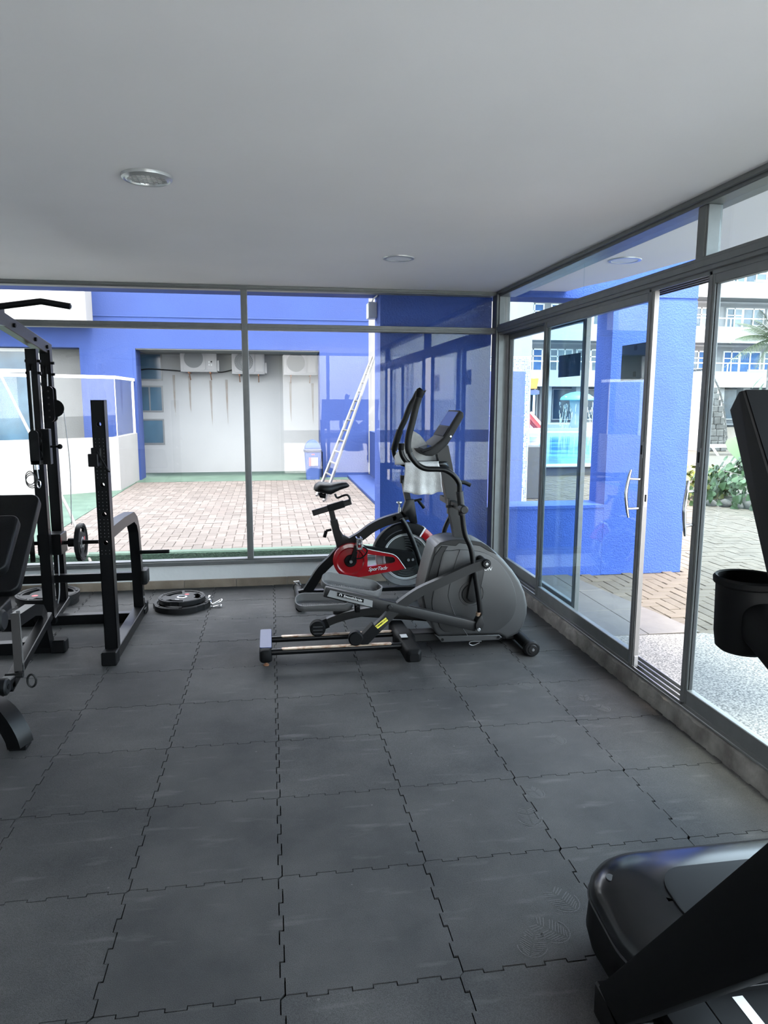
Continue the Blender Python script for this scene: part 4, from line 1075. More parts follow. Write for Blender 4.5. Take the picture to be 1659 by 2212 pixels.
MB().tube([V((pv.x+.017*cos(a*pi/16), 4.167, pv.z+.017*sin(a*pi/16))) for a in range(32)], .0022, 6, closed=True).build('cap_groove', 'shroud_rim', hb_)
# base: beam, rails, crossbars, feet
nb0, nb1 = at(893, 1389, Z=.075), at(1085, 1389, Z=.075); yb_ = 4.45
MB().box((nb0.x-.05, yb_-.055, .045), (1.45, yb_+.055, .105), .008).build('main_beam', 'charcoal', el)
MB().prism(xz(A5([(440, 1500), (520, 1590), (1200, 1560), (1240, 1530), (1210, 1500), (480, 1518)], yn)), yn-.002, yn+.03, 'Y', .003, 1).build('lower_channel', 'shroud_grey', el)
for q in ((530, 1557), (1195, 1527)):
    p = A5([q], yn-.003)[0]; MB().cyl(p, p+V((0, -.004, 0)), .009, 12).build('bolt', 'black_plastic', el)
zr = .105
nr0, nr1 = at(590, 1407, Z=zr), at(868, 1396, Z=zr); fr0, fr1 = at(586, 1379, Z=zr), at(856, 1371, Z=zr)
yN, yF = (nr0.y+nr1.y)/2, (fr0.y+fr1.y)/2
for y, x0, x1 in ((yN, nr0.x-.02, nr1.x+.03), (yF, fr0.x-.02, fr1.x+.03)):
    t = MB().tube([(x0, y, zr), (x1, y, zr)], .0195, 16).build('rail_tube', 'black_steel', el)
    st0, st1 = at(608, 1401, Y=y).x, at(846, 1391, Y=y).x
    MB().prism(rrect(st0, st1, y-.0155, y+.0155, .013, 4), zr+.0135, zr+.0215, 'Z', .001, 1).build('wear_strip', 'rail_rust', t)
ca, cb_ = at(574, 1412, Z=.10), at(573, 1370, Z=.10)
e = MB().prism(rrect(ca.x-.038, ca.x+.038, .045, .135, .03, 6), cb_.y, ca.y, 'Y').build('end_block', 'black_plastic', el) if False else None
rb = MB().loft([[V((ca.x+a, y, .088+b_)) for a, b_ in rrect(-.038*s, .038*s, -.045*s, .045*s, .022*s, 5)] for y, s in ((ca.y-.028, .55), (ca.y-.02, .85), (ca.y, 1), (cb_.y, 1), (cb_.y+.02, .85), (cb_.y+.028, .5))]).build('rear_crossbar', 'black_plastic', el)
MB().prism(rrect(ca.x-.036, ca.x+.036, ca.y+.008, cb_.y-.005, .012, 4), .130, .136, 'Z', .002, 1).build('blue_cap', 'cap_blue', rb, label='blue-tinted top plate')
xa, xb = at(893, 1415, Z=.09), at(855, 1352, Z=.09)
mb_ = MB().loft([[V((0, 0, 0)) + V((xa.x+(xb.x-xa.x)*t + a, xa.y+(xb.y-xa.y)*t, .085+b_)) for a, b_ in rrect(-.050*s, .050*s, -.040*s, .045*s, .022*s, 5)] for t, s in ((-.06, .55), (-.03, .85), (0, 1), (.38, 1.0), (.42, 1.25), (.62, 1.25), (.66, 1.0), (1, 1), (1.03, .85), (1.06, .5))]).build('middle_crossbar', 'black_plastic', el)
p = at(872, 1372, Z=.145); MB().box((p.x-.022, p.y-.03, .138), (p.x+.022, p.y+.03, .143), .002).build('plate_label', 'print_grey', mb_, 0)
for q in (at(575, 1437, Z=0), at(576, 1399, Z=0), at(890, 1428, Z=0), at(848, 1369, Z=0)):
    ft = MB().cyl(V((q.x, q.y, .012)), V((q.x, q.y, .06)), .007, 10).build('levelling_foot', 'rust', el)
    MB().lathe([(0, 0), (.018, 0), (.018, .006), (.009, .010), (.009, .018), (0, .018)], 12, Matrix.Translation((q.x, q.y, 0))).build('foot_pad', 'rust', ft)
w0 = V((1.605, 4.15, .042))
sb = MB().tube([(1.605, 4.20, .05), (1.605, 4.76, .05)], .036, 20).build('front_stabilizer', 'black_plastic', el)
for y in (4.145, 4.765): 
    wl_ = MB().cyl((1.605, y, .050), (1.605, y+.052, .050), .050, 28, bevel=.008).build('transport_wheel', 'rubber', el)
MB().cyl((1.605, 4.146, .050), (1.605, 4.139, .050), .030, 24, bevel=.003).build('hub_cap', 'charcoal', el)
MB().cyl((1.605, 4.140, .050), (1.605, 4.133, .050), .009, 12).build('hub_bolt', 'steel', el)
MB().beam((1.40, 4.45, .075), (1.62, 4.45, .06), .09, .07, bevel=.006).build('nose_beam', 'charcoal', el)
# near stride link: crank pin -> roller
yl = 4.205
lk = A5([(1050, 645), (860, 705), (500, 870), (250, 985), (60, 1115)], yl) + AT([(848, 1321), (826, 1344), (779, 1388)], Y=yl)
l1 = MB().rtube(lk, .045, .056, smooth=4).build('stride_link', 'charcoal', el)
q0, q1 = AT([(805, 1362), (836, 1337)], Y=yl-.024)
d = (q1-q0).normalized(); n_ = V((-d.z, 0, d.x))*.012
MB().quad(q0-n_, q1-n_, q1+n_, q0+n_).build('caution_sticker', 'yellow_print', l1, 0)
put_text('CAUTION', .016, 'caution_text', 'black_plastic', l1, q0.lerp(q1, .30)+V((0, -.001, 0)), d, -n_ if n_.z < 0 else n_)
put_text('WARNING', .016, 'caution_text', 'black_plastic', l1, q0.lerp(q1, .72)+V((0, -.001, 0)), d, -n_ if n_.z < 0 else n_)
bt = AT([(812, 1353), (800, 1366), (779, 1388)], Y=yl); MB().rtube(bt, .060, .066).build('link_boot', 'black_plastic', el)
rc = at(768, 1374, Y=yN); MB().cyl(V((rc.x, yN-.026, zr+.064)), V((rc.x, yN+.026, zr+.064)), .045, 28, bevel=.008).build('roller', 'black_plastic', el)
# far stride link and roller
yfar = 4.66
MB().rtube(AT([(702, 1346), (722, 1337), (756, 1327), (800, 1319), (840, 1316), (880, 1320), (925, 1331), (1000, 1345)], Y=yfar), .042, .052, smooth=4).build('stride_link', 'charcoal', el)
MB().rtube(AT([(684, 1353), (708, 1343)], Y=yfar), .055, .066).build('link_boot', 'black_plastic', el)
rc = at(686, 1356, Y=yF); rw = MB().cyl(V((rc.x, yF-.035, rc.z)), V((rc.x, yF+.03, rc.z)), .050, 28, bevel=.008).build('roller', 'black_plastic', el)
for a in range(3): MB().box((rc.x-.03, yF-.038, rc.z-.03+a*.022), (rc.x+.03, yF-.034, rc.z-.024+a*.022)).build('roller_vent', 'gasket', rw, 0)
# pedal beams with labels
pbm = MB().beam(*AT([(700, 1277), (1028, 1352)], Y=4.205), .064, .046, (0, 1, 0), .008, 2).build('pedal_arm', 'charcoal', el)
c4 = AT([(713, 1274.6), (805, 1298), (804, 1311.5), (706.7, 1288)], Y=4.178)
def slab4(c, t): return [[p+V((0, -t, 0)) for p in c], [p+V((0, t, 0)) for p in c]]
pp = MB().loft(slab4(c4, .004)).build('label_plate', 'label_grey', pbm, 0)
c5 = AT([(729, 1279.5), (786, 1294.2), (785, 1301.9), (728.6, 1287.6)], Y=4.172)
MB().loft(slab4(c5, .003)).build('label_plate', 'black_plastic', pbm, 0, label='black name label')
dx = (c5[1]-c5[0]).normalized(); up = (c5[0]-c5[3])
put_text('SmoothStride', .021, 'label_text', 'print_white', pbm, (c5[0]+c5[1]+c5[2]+c5[3])/4 + dx*.014 + V((0, -.0045, 0)), dx, up, .1)
lc = c5[0].lerp(c5[3], .5)+dx*.019+V((0, -.0045, 0))
MB().tube([lc+V((.0075*cos(R(a)), 0, .0075*sin(R(a)))) for a in range(-60, 211, 15)], .0017, 5).build('label_swirl', 'print_white', pbm)
jc = A5([(960, 1435)], 4.165)[0]
MB().prism(xz(A5([(925, 1375), (965, 1300), (1000, 1250), (1030, 1370), (1000, 1440), (960, 1470), (925, 1430)], 4.17)), 4.165, 4.24, 'Y', .006, 2).build('joint_plate', 'charcoal', el)
MB().cyl(jc, jc+V((0, -.012, 0)), .011, 14, bevel=.002).build('joint_bolt', 'steel', el)
p = at(842, 1310.5, Y=4.178); MB().cyl(p, p+V((0, -.012, 0)), .015, 18, bevel=.003).build('arm_bolt', 'charcoal', el)
MB().beam(*AT([(720, 1318), (1010, 1338)], Y=4.70), .058, .045, (0, 1, 0), .008, 2).build('pedal_arm', 'charcoal', el)
def pedal(cpx, Y, tilt, L=.385, wd=.155):
    c = at(*cpx, Y=Y); T = Matrix.Translation(c) @ Matrix.Rotation(tilt, 4, 'Y')
    def rg(s, z, top=0):
        o_ = []
        for a, b_ in rrect(-L/2+s, L/2-s, -wd/2+s, wd/2-s, max(.01, .065-s), 7):
            k = (b_+wd/2)/wd; e_ = max(0, (a-.10)/.09)
            zz_ = (.012+.050*max(k**1.3, min(1, e_)*.75)) if top else z
            o_.append(T @ V((a, b_, zz_)))
        return o_
    o = MB().loft([rg(.022, -.03), rg(.004, -.012), rg(0, .0), rg(.001, 0, 1), rg(.009, 0, 1), rg(.013, .012), rg(.024, .006)]).build('pedal', 'pedal_grey', el)
    tr_ = MB()
    for i in range(22):
        x = -L/2+.05+i*(L-.1)/22
        for y in (-.03, -.012, .006, .024): tr_.obox(T @ V((x, y, .007)), (.009, .012, .004), T.to_3x3())
    tr_.build('tread', 'pedal_grey', o, 0)['kind'] = 'stuff'
    return o
pedal((758, 1271), 4.335, R(12.5)); pedal((700, 1306), 4.60, R(2))
p0 = at(772, 1312, Y=4.52)
MB().box((p0.x-.016, 4.50, p0.z-.03), (p0.x+.016, 4.56, p0.z+.02), .004).cyl((p0.x, 4.50, p0.z), (p0.x, 4.485, p0.z), .014, 14).build('pedal_bracket', 'black_plastic', el)
# mast, swing handles, fixed bar
MB().rtube(AT([(953, 965), (968, 1040), (981, 1098), (997, 1180)], Y=4.45), .068, .080, smooth=4).build('mast', 'charcoal', el)
low = A5([(955, 1420), (978, 1230), (952, 1000), (905, 700), (870, 470), (800, 300), (770, 110), (765, 0)], 4.20)
MB().tube(low, .0165, 16, smooth=5).build('swing_arm', 'black_steel', el)
MB().tube(AT([(998, 1112), (994.5, 1080), (992.5, 1062)], Y=4.20), .0225, 16).build('arm_sleeve', 'charcoal', el)
MB().tube(AT([(1034, 1330), (1033.8, 1322)], Y=4.20), .0185, 16).build('worn_collar', 'rail_rust', el)
kb = at(999, 1099, Y=4.17); MB().cyl(kb+V((0, .03, 0)), kb+V((0, -.05, 0)), .025, 24, bevel=.005).build('pivot_knob', 'charcoal', el)
MB().beam(V((kb.x, 4.21, kb.z)), V((kb.x, 4.69, kb.z)), .035, .035).build('pivot_axle', 'charcoal', el)
p = at(968, 1092, Y=4.36); MB().box((p.x-.006, 4.34, p.z-.05), (p.x+.006, 4.37, p.z+.045)).box((p.x-.015, 4.345, p.z-.012), (p.x+.075, 4.365, p.z+.004)).build('mast_clamp', 'charcoal', el, 0)
upn = A4([(1302, 1830), (1290, 1680), (1205, 1560), (1080, 1478), (950, 1460), (760, 1453), (640, 1400), (545, 1300), (485, 1190), (458, 1080), (478, 900), (530, 700), (590, 450), (640, 290)], 4.20)
MB().tube(upn, [.0165]*14, 16, smooth=5).build('swing_handle', 'steel' if False else 'black_steel', el)
MB().tube(upn[8:], .0205, 16, smooth=5).build('foam_grip', 'rubber', el)
cp = A4([(640, 292), (650, 240), (668, 190), (690, 165)], 4.20); MB().tube(cp, [.022, .025, .027, .020], 16).build('grip_cap', 'black_plastic', el)
MB().prism(xz(A4([(625, 200), (760, 175), (720, 230), (690, 295), (620, 280)], 4.20)), 4.185, 4.215, 'Y', .006, 2).build('thumb_rest', 'black_plastic', el)
MB().tube(AT([(976, 1111), (968, 1126), (960, 1146), (958.6, 1169)], Y=4.70), .0165, 14, smooth=4).build('swing_arm', 'black_steel', el)
upf = AT([(962, 1064), (955, 1035), (930, 1013), (895, 1010), (866, 1000), (855, 988), (850.5, 973), (854, 961), (864, 929), (874, 908), (886, 878), (896, 862), (904, 848)], Y=4.70)
MB().tube(upf, .0155, 14, smooth=5).build('swing_handle', 'black_steel', el)
MB().tube(upf[6:9], .0225, 16, smooth=4).build('foam_grip', 'rubber', el); MB().tube(upf[8:], [.018, .019, .02, .021, .024], 16, smooth=4).build('foam_grip', 'rubber', el)
for y in (4.34, 4.57):
    fx = AT([(866.5, 962), (866, 972), (870, 986), (880, 999), (894, 1005), (926, 1004), (957, 1003)], Y=y) + [V((at(968, 1012, Y=4.45).x, 4.45, at(968, 1012, Y=4.45).z))]
    MB().tube(fx, .0155, 14, smooth=5).build('fixed_handlebar', 'black_steel', el)
    MB().tube([fx[0]+V((0, 0, .012)), fx[0], fx[1]], .019, 14).build('bar_cap', 'black_plastic', el)
p = at(930, 1000, Y=4.45); MB().prism(rrect(p.x-.11, p.x+.10, 4.37, 4.54, .03), p.z-.012, p.z+.012, 'Z', .005).build('bottle_tray', 'black_plastic', el)
# console
prof = xz(A4([(655, 1150), (690, 1200), (760, 1245), (870, 1250), (960, 1200), (1110, 1070), (1250, 840), (1378, 610), (1375, 540), (1315, 505), (1200, 680), (1040, 950), (870, 1090), (720, 1145)], 4.30))
con = MB().prism(prof, 4.30, 4.60, 'Y', .014, 3).build('console', 'console_grey', el)
fa, fb = A4([(1040, 950), (1315, 505)], 4.30); fd = fb-fa; fn = V((-fd.z, 0, fd.x)).normalized()
if fn.x > 0: fn = -fn
def facequad(t0, t1, y0, y1, h, name, m_):
    a_, b_ = fa+fd*t0+fn*h, fa+fd*t1+fn*h
    c = [V((a_.x, y0, a_.z)), V((b_.x, y0, b_.z)), V((b_.x, y1, b_.z)), V((a_.x, y1, a_.z))]
    return MB().loft([c, [p-fn*.006 for p in c]]).build(name, m_, con, 0)
facequad(.42, .94, 4.325, 4.575, .003, 'screen', 'screen'); facequad(.05, .38, 4.32, 4.58, .004, 'button_panel', 'black_plastic')
ga, gb = A4([(720, 1145), (870, 1090)], 4.30); gd = gb-ga; gn = V((-gd.z, 0, gd.x)).normalized(); gn = gn if gn.z > 0 else -gn
c = [V((ga.x+gd.x*t, y, ga.z+gd.z*t))+gn*.003 for t, y in ((.1, 4.33), (.95, 4.33), (.95, 4.57), (.1, 4.57))]
MB().loft([c, [p-gn*.006 for p in c]]).build('lower_panel', 'screen', con, 0)
p = A4([(1160, 925)], 4.296)[0]; MB().cyl(p, p+V((0, -.003, 0)), .006, 10).build('screw', 'steel', con)
put_text('VISION', .031, 'housing_text', 'print_white', el, A5([(1022, 716)], yn-.0135)[0], (1, 0, 0), (0, 0, 1), .35, .0006, 1.05)
MB().tube(AT([(1040, 1385), (1018, 1386), (1014, 1391), (1022, 1394), (1036, 1388)], Y=4.40), .003, 6, smooth=5).build('loose_wire', 'cable', el)

# white towel over the bars
tw_ = MB(); fxp = AT([(866, 960), (958, 1003)], Y=4.34)
def drape(u, v):
    xl_, xr_ = at(874+(-3)*v, 1010, Y=4.32).x, at(947+9*v, 1010, Y=4.32).x
    x = xl_+(xr_-xl_)*u; zt, zb2 = at(900, 1000, Y=4.32).z, at(910, 1069 - 9*abs(u-.55)*1.2, Y=4.32).z
    return V((x, 4.315 - .020*sin(pi*min(1, v*1.4)) + .014*sin(u*9+.6)*v + .008*sin(u*21+2)*v, zt+(zb2-zt)*v + .004*sin(u*15)*v))
tw_.grid(drape, 26, 14)
def back(u, v):
    x0, x1 = at(852, 990, Y=4.50).x, at(950, 990, Y=4.50).x; x = x0+(x1-x0)*u
    pk_ = [(0, 985), (.18, 965), (.42, 931), (.55, 940), (.70, 960), (1, 985)]
    for (a, za), (b_, zb3) in zip(pk_, pk_[1:]):
        if a <= u <= b_: yp = za+(zb3-za)*(u-a)/(b_-a); break
    zt, zb2 = at(900, yp, Y=4.50).z, at(900, 1003, Y=4.50).z
    return V((x, 4.50+.03*sin(u*7)*(1-v) - .015*v, zt+(zb2-zt)*v))
tw_.grid(back, 24, 10)
def over(u, v):
    a, b_ = drape(u, 0), back(u*.75+.22, 1); c = (a+b_)/2+V((0, 0, .025))
    return a*(1-v)**2 + c*2*v*(1-v) + b_*v*v
tw_.grid(over, 22, 8)
bmesh.ops.remove_doubles(tw_.bm, verts=tw_.bm.verts, dist=.002)
tag(tw_.build('towel', 'towel_cloth', smooth=80, thick=.004), 'white towel draped over the elliptical handlebars below the console', 'towel')
# ================================================================== red and black spin bike
bk = thing('spin_bike', 'black spin bike with red chain guard behind the elliptical trainer', 'exercise bike', (.75, 5.65, 0))
YC = 5.65
B4 = lambda pts, Y=YC: AT([Zf(a, b, 640, 820, 3.95) for a, b in pts], Y=Y)
B3 = lambda pts, Y=YC: AT([Zf(a, b, 600, 1120, 5.53) for a, b in pts], Y=Y)
B5 = lambda pts, Y=YC: AT([Zf(a, b, 860, 1100, 5.53) for a, b in pts], Y=Y)
# saddle
secs = []
for (px, t, b, w) in ((678, 1052, 1058, .035), (681, 1046, 1061, .085), (690, 1040.5, 1063, .118), (702, 1041.5, 1066, .122), (714, 1043, 1068, .095), (726, 1042, 1062, .060), (738, 1040.5, 1057, .042), (748, 1041.5, 1054, .034), (754, 1047, 1051, .018)):
    pt, pb_ = at(px, t, Y=YC), at(px, b, Y=YC); c = (pt+pb_)/2; h = (pt.z-pb_.z)/2
    secs.append([V((c.x, YC+w*cos(a), c.z+h*(abs(sin(a))**.8)*(1 if sin(a) > 0 else -1))) for a in [2*pi*k/22 for k in range(22)]])
MB().loft(secs).build('saddle', 'black_vinyl', bk, 60)
MB().tube(B4([(330, 975), (350, 1008), (400, 990), (435, 985), (455, 1010), (455, 1040)], YC-.022), .0085, 10, smooth=5).tube(B4([(330, 975), (350, 1008), (400, 990), (435, 985), (455, 1010), (455, 1040)], YC+.022), .0085, 10, smooth=5).build('saddle_rails', 'black_steel', bk)
MB().tube(B4([(205, 965), (215, 990), (250, 995)]), .02, 12).build('saddle_clamp', 'black_plastic', bk)
MB().beam(*B4([(138, 1140), (468, 1040)]), .045, .032, (0, 1, 0), .004).build('slider_bar', 'black_steel', bk)
MB().beam(*B4([(268, 1100), (410, 1058)]), .055, .045, (0, 1, 0), .005).build('slider_bracket', 'black_plastic', bk)
MB().rtube(B4([(295, 1105), (318, 1200), (345, 1310)]), .042, .042).build('seat_post', 'black_steel', bk)
MB().rtube(B4([(318, 1195), (345, 1310), (378, 1425)]), .058, .058).build('seat_tube', 'black_steel', bk)
kn = B4([(300, 1280), (255, 1290)], YC); MB().tube(kn, .010, 10).tube([kn[1], B4([(240, 1345)])[0]], .014, 10).build('clamp_lever', 'black_plastic', bk)
# frame: long arch from the rear foot over the crank to the head, seat gusset
MB().rtube(B3([(330, 900), (420, 760), (520, 610), (640, 490), (720, 400), (800, 320), (900, 260), (1000, 200), (1120, 110), (1260, 40), (1420, -10), (1560, -50)]), .060, .072, smooth=4).build('frame_arch', 'black_steel', bk)
MB().prism(xz(B3([(690, 200), (740, 130), (780, 195), (850, 225), (960, 200), (960, 260), (880, 300), (720, 380), (700, 330)], YC)), YC-.028, YC+.028, 'Y', .008, 2).build('seat_gusset', 'black_steel', bk)
MB().prism(xz(B4([(805, 1165), (900, 1120), (935, 1020), (1000, 1020), (1030, 1220), (980, 1225), (940, 1170), (820, 1210)], YC)), YC-.03, YC+.03, 'Y', .006, 2).build('head_tube', 'black_steel', bk)
MB().rtube(B4([(920, 850), (935, 950), (955, 1040)]), .046, .046).build('stem_post', 'black_steel', bk)
MB().tube(B4([(880, 1150), (880, 1060)]), .007, 10).tube(B4([(882, 1140), (884, 1090)]), .014, 12).build('resistance_rod', 'steel', bk)
MB().lathe([(0, 0), (.012, 0), (.026, .012), (.024, .020), (0, .022)], 18, Matrix.Translation(B4([(880, 1062)])[0])).build('resistance_knob', 'steel', bk)
kn = B4([(1000, 1035), (1070, 1020)]); MB().tube(kn, .010, 10).tube([B4([(1040, 1030)])[0], B4([(1090, 1095)])[0]], .013, 10).build('clamp_lever', 'black_plastic', bk)
h0 = B4([(920, 850)])[0]
MB().beam(h0+V((-.03, 0, 0)), h0+V((.10, 0, .0)), .06, .035, (0, 1, 0)).build('bar_bracket', 'black_plastic', bk)
for s in (-1, 1):
    e = at(994, 1044, Y=YC+s*.19) if s < 0 else None
    a = h0+V((.05, s*.02, 0)); b_ = V((a.x+.08, YC+s*.20, a.z)); t1 = at(993, 1041, Y=5.45); t2 = at(1016, 1048, Y=5.45)
    MB().tube([a, b_, V((t1.x, YC+s*.20, t1.z)), V((t2.x, YC+s*.20, t2.z))], .0155, 12, smooth=4).build('handlebar', 'rubber', bk)
# fork legs
for s in (-1, 1):
    MB().tube(B5([(40, 110), (90, 190), (160, 340), (240, 560), (290, 760), (315, 900)], YC+s*.075), [.019, .021, .021, .021, .020, .018], 14, smooth=4).build('fork_leg', 'black_steel', bk)
# flywheel
fc = B5([(90, 560)], YC)[0]
q = B5([(90, 912)], YC)[0]; fr_ = fc.z-q.z
fw = MB().lathe([(fr_*.97, -.024), (fr_, -.018), (fr_, .018), (fr_*.97, .024), (fr_*.80, .024), (fr_*.78, .012), (.05, .012), (.05, -.012), (fr_*.78, -.012), (fr_*.80, -.024)], 64, Matrix.Translation((fc.x, YC, fc.z)) @ Matrix.Rotation(pi/2, 4, 'X'), closed=True).build('flywheel', 'brushed_disc', bk)
MB().cyl((fc.x, YC-.0125, fc.z), (fc.x, YC-.017, fc.z), fr_*.70, 48).build('disc_face', 'flywheel_dark', fw)
for k, r in enumerate((.72, .76)): MB().tube([V((fc.x+fr_*r*cos(a*pi/32), YC-.019, fc.z+fr_*r*sin(a*pi/32))) for a in range(64)], .0025 if k else .004, 5, closed=True).build('disc_line', 'white_gloss', fw)
for a0 in (35, 245):
    for j in range(5):
        r = fr_*(.30+.085*j); pts = [V((fc.x+r*cos(R(a)), YC-.0185, fc.z+r*sin(R(a)))) for a in range(a0, a0+66, 6)]
        MB().tube(pts, .011, 4, flat=.15).build('disc_segment', 'steel', fw)
MB().cyl((fc.x, YC-.05, fc.z), (fc.x, YC+.05, fc.z), .028, 20).build('axle', 'black_steel', bk)
# guard over the flywheel, red tail
def arcband(a0, a1, r0, r1, y0, y1, n=16):
    o_ = [(fc.x+r1*cos(R(a0+(a1-a0)*i/n)), fc.z+r1*sin(R(a0+(a1-a0)*i/n))) for i in range(n+1)]
    i_ = [(fc.x+r0*cos(R(a0+(a1-a0)*i/n)), fc.z+r0*sin(R(a0+(a1-a0)*i/n))) for i in range(n+1)]
    return o_ + i_[::-1]
MB().prism(arcband(58, 172, fr_*.80, fr_*1.13, 0, 0), YC-.045, YC+.045, 'Y', .006, 2).build('wheel_guard', 'black_plastic', bk)
MB().prism(arcband(22, 56, fr_*.82, fr_*1.13, 0, 0), YC-.046, YC+.046, 'Y', .006, 2).build('guard_tail', 'red_gloss', bk, label='red tail of the wheel guard')
MB().prism(arcband(55.5, 58.5, fr_*.80, fr_*1.14, 0, 0, 2), YC-.047, YC+.047, 'Y').build('guard_stripe', 'white_gloss', bk)
MB().tube([V((fc.x+fr_*.93*cos(R(a)), YC-.047, fc.z+fr_*.93*sin(R(a)))) for a in range(100, 141, 5)], .012, 8, flat=.3).build('guard_badge', 'steel', bk)
# chain guard: red body, black upper half, cut-out, disc
yg = YC-.085
G3 = lambda pts: xz(B3(pts, yg))
up_ = G3([(860, 300), (960, 300), (1060, 350), (1250, 395), (1380, 425), (1450, 480), (1530, 600), (1420, 625), (1250, 650), (1060, 695), (880, 708), (760, 690)])
outer = G3([(700, 400), (770, 330), (860, 298), (940, 300), (1010, 330), (1080, 372), (1250, 408), (1370, 432), (1430, 475), (1480, 540), (1525, 600), (1420, 622), (1300, 642), (1150, 672), (1020, 695), (900, 708), (800, 695), (720, 640), (675, 570), (668, 480)])
hole = G3([(1010, 400), (1035, 405), (1062, 418), (1075, 424), (1110, 428), (1160, 436), (1240, 445), (1330, 458), (1395, 470), (1410, 500), (1395, 525), (1330, 538), (1240, 552), (1180, 562), (1110, 574), (1070, 580), (1050, 560), (1030, 520), (1000, 470), (1000, 430)])
# body as one plate with the slot cut through it
def plate_with_hole(o_, h_, y0, y1):
    b = MB(); n_ = len(o_)
    k0 = 8
    hs = h_; 
    # match every outline point to the nearest slot point in order
    idx = []; cur = None
    for (ox, oz) in o_:
        idx.append(min(range(len(hs)), key=lambda i: (hs[i][0]-ox)**2+(hs[i][1]-oz)**2))
    return b
cxh = sum(a for a, _ in hole)/len(hole); czh = sum(b for _, b in hole)/len(hole)
def resample(poly, n, c):
    out_ = []
    for k in range(n):
        a = 2*pi*k/n; d = (cos(a), sin(a)); best = 0
        for (x1, z1), (x2, z2) in zip(poly, poly[1:]+poly[:1]):
            ex_, ez_ = x2-x1, z2-z1; den = d[0]*ez_-d[1]*ex_
            if abs(den) < 1e-9: continue
            t = ((x1-c[0])*ez_-(z1-c[1])*ex_)/den; s = ((x1-c[0])*d[1]-(z1-c[1])*d[0])/den
            if t > 0 and -1e-6 <= s <= 1+1e-6: best = max(best, t)
        out_.append((c[0]+d[0]*best, c[1]+d[1]*best))
    return out_
slot = G3([(1070, 426), (1240, 445), (1380, 462), (1405, 490), (1400, 520), (1370, 534), (1240, 552), (1072, 578)])
cs = (sum(a for a, _ in slot)/len(slot), sum(b for _, b in slot)/len(slot))
MB().ring2(resample(outer, 96, cs), resample(slot, 96, cs), yg, yg+.035, 'Y').build('chain_guard', 'red_gloss', bk, 25)
blk = G3([(1010, 318), (1060, 335), (1200, 350), (1400, 375), (1600, 400), (1640, 440), (1660, 560), (1530, 598), (1480, 535), (1430, 468), (1370, 425), (1250, 400), (1080, 364)])
MB().prism(blk, yg+.004, yg+.045, 'Y', .004, 1).build('guard_back', 'black_plastic', bk)
MB().tube(B3([(1000, 322), (1080, 366), (1250, 402), (1372, 427), (1435, 470), (1484, 537), (1528, 600)], yg-.001), .0030, 6, smooth=4).build('guard_trim', 'white_gloss', bk)
dcx = B3([(868, 503)], yg)[0]; er = dcx.z - B3([(868, 705)], yg)[0].z
MB().lathe([(0, 0), (er*.35, 0), (er*.37, .006), (er*.72, .004), (er*.80, .014), (er*.99, .010), (er*1.0, -.03), (0, -.03)], 56, Matrix.Translation((dcx.x, yg-.004, dcx.z)) @ Matrix.Rotation(pi/2, 4, 'X')).build('crank_disc', 'red_gloss', bk)
hub = MB().cyl((dcx.x, yg-.006, dcx.z), (dcx.x, yg-.020, dcx.z), er*.35, 32, bevel=.003).build('hub_cap', 'black_plastic', bk)
MB().cyl((dcx.x, yg-.018, dcx.z), (dcx.x, yg-.05, dcx.z), .012, 14).build('crank_bolt', 'steel', hub)
ps = B3([(880, 520), (955, 280)], yg-.035); MB().beam(ps[0], ps[1]+(ps[1]-ps[0])*.06, .030, .016, (0, 1, 0), .004).build('crank_arm', 'black_steel', bk)
po_ = B3([(968, 290)], yg-.07)[0]
pdl = MB(); 
for dx_ in (-.018, .018): pdl.box((po_.x+dx_-.006, po_.y-.05, po_.z-.045), (po_.x+dx_+.006, po_.y+.04, po_.z+.045), .003)
pdl.box((po_.x-.02, po_.y-.05, po_.z+.030), (po_.x+.02, po_.y-.04, po_.z+.045)).box((po_.x-.02, po_.y-.05, po_.z-.045), (po_.x+.02, po_.y-.04, po_.z-.030)).cyl((po_.x, po_.y-.05, po_.z), (po_.x, po_.y+.05, po_.z), .009, 10)
pdl.build('pedal', 'chrome', bk, 0)
cage = [B3([t_], yg-.06)[0] for t_ in ((985, 330), (1040, 350), (1068, 380), (1055, 420), (1010, 465), (965, 480), (935, 470), (945, 400))]
MB().tube(cage, .0055, 8, smooth=5).build('toe_clip', 'black_plastic', bk)
MB().tube(B3([(1000, 370), (1030, 400), (1050, 420)], yg-.07), .007, 8, flat=.4).tube(B3([(960, 470), (985, 380), (1000, 340)], yg-.055), .006, 8, flat=.4).build('toe_strap', 'black_vinyl', bk)
t0, t1 = B3([(1190, 600)], yg-.0015)[0], B3([(1290, 590)], yg-.0015)[0]
put_text('SporTech', .041, 'guard_text', 'white_gloss', bk, t0, (t1.x-t0.x, 0, t1.z-t0.z), (0, 0, 1), .35, .0008, .92, 1)
put_text('SporTech', .041, 'guard_text', 'black_plastic', bk, t0+V((.0022, .0008, -.0028)), (t1.x-t0.x, 0, t1.z-t0.z), (0, 0, 1), .35, .0004, .92, 1)
MB().tube(B3([(1232, 608), (1290, 606), (1318, 580)], yg-.001), [.0006, .002, .0006], 5).build('text_flourish', 'white_gloss', bk)
bp_ = B3([(1570, 495)], yg)[0]
for q in ((1560, 495), (1612, 490)):
    p = B3([q], yg+.003)[0]; MB().cyl(p, p+V((0, -.008, 0)), .011, 12).build('axle_bolt', 'steel', bk)
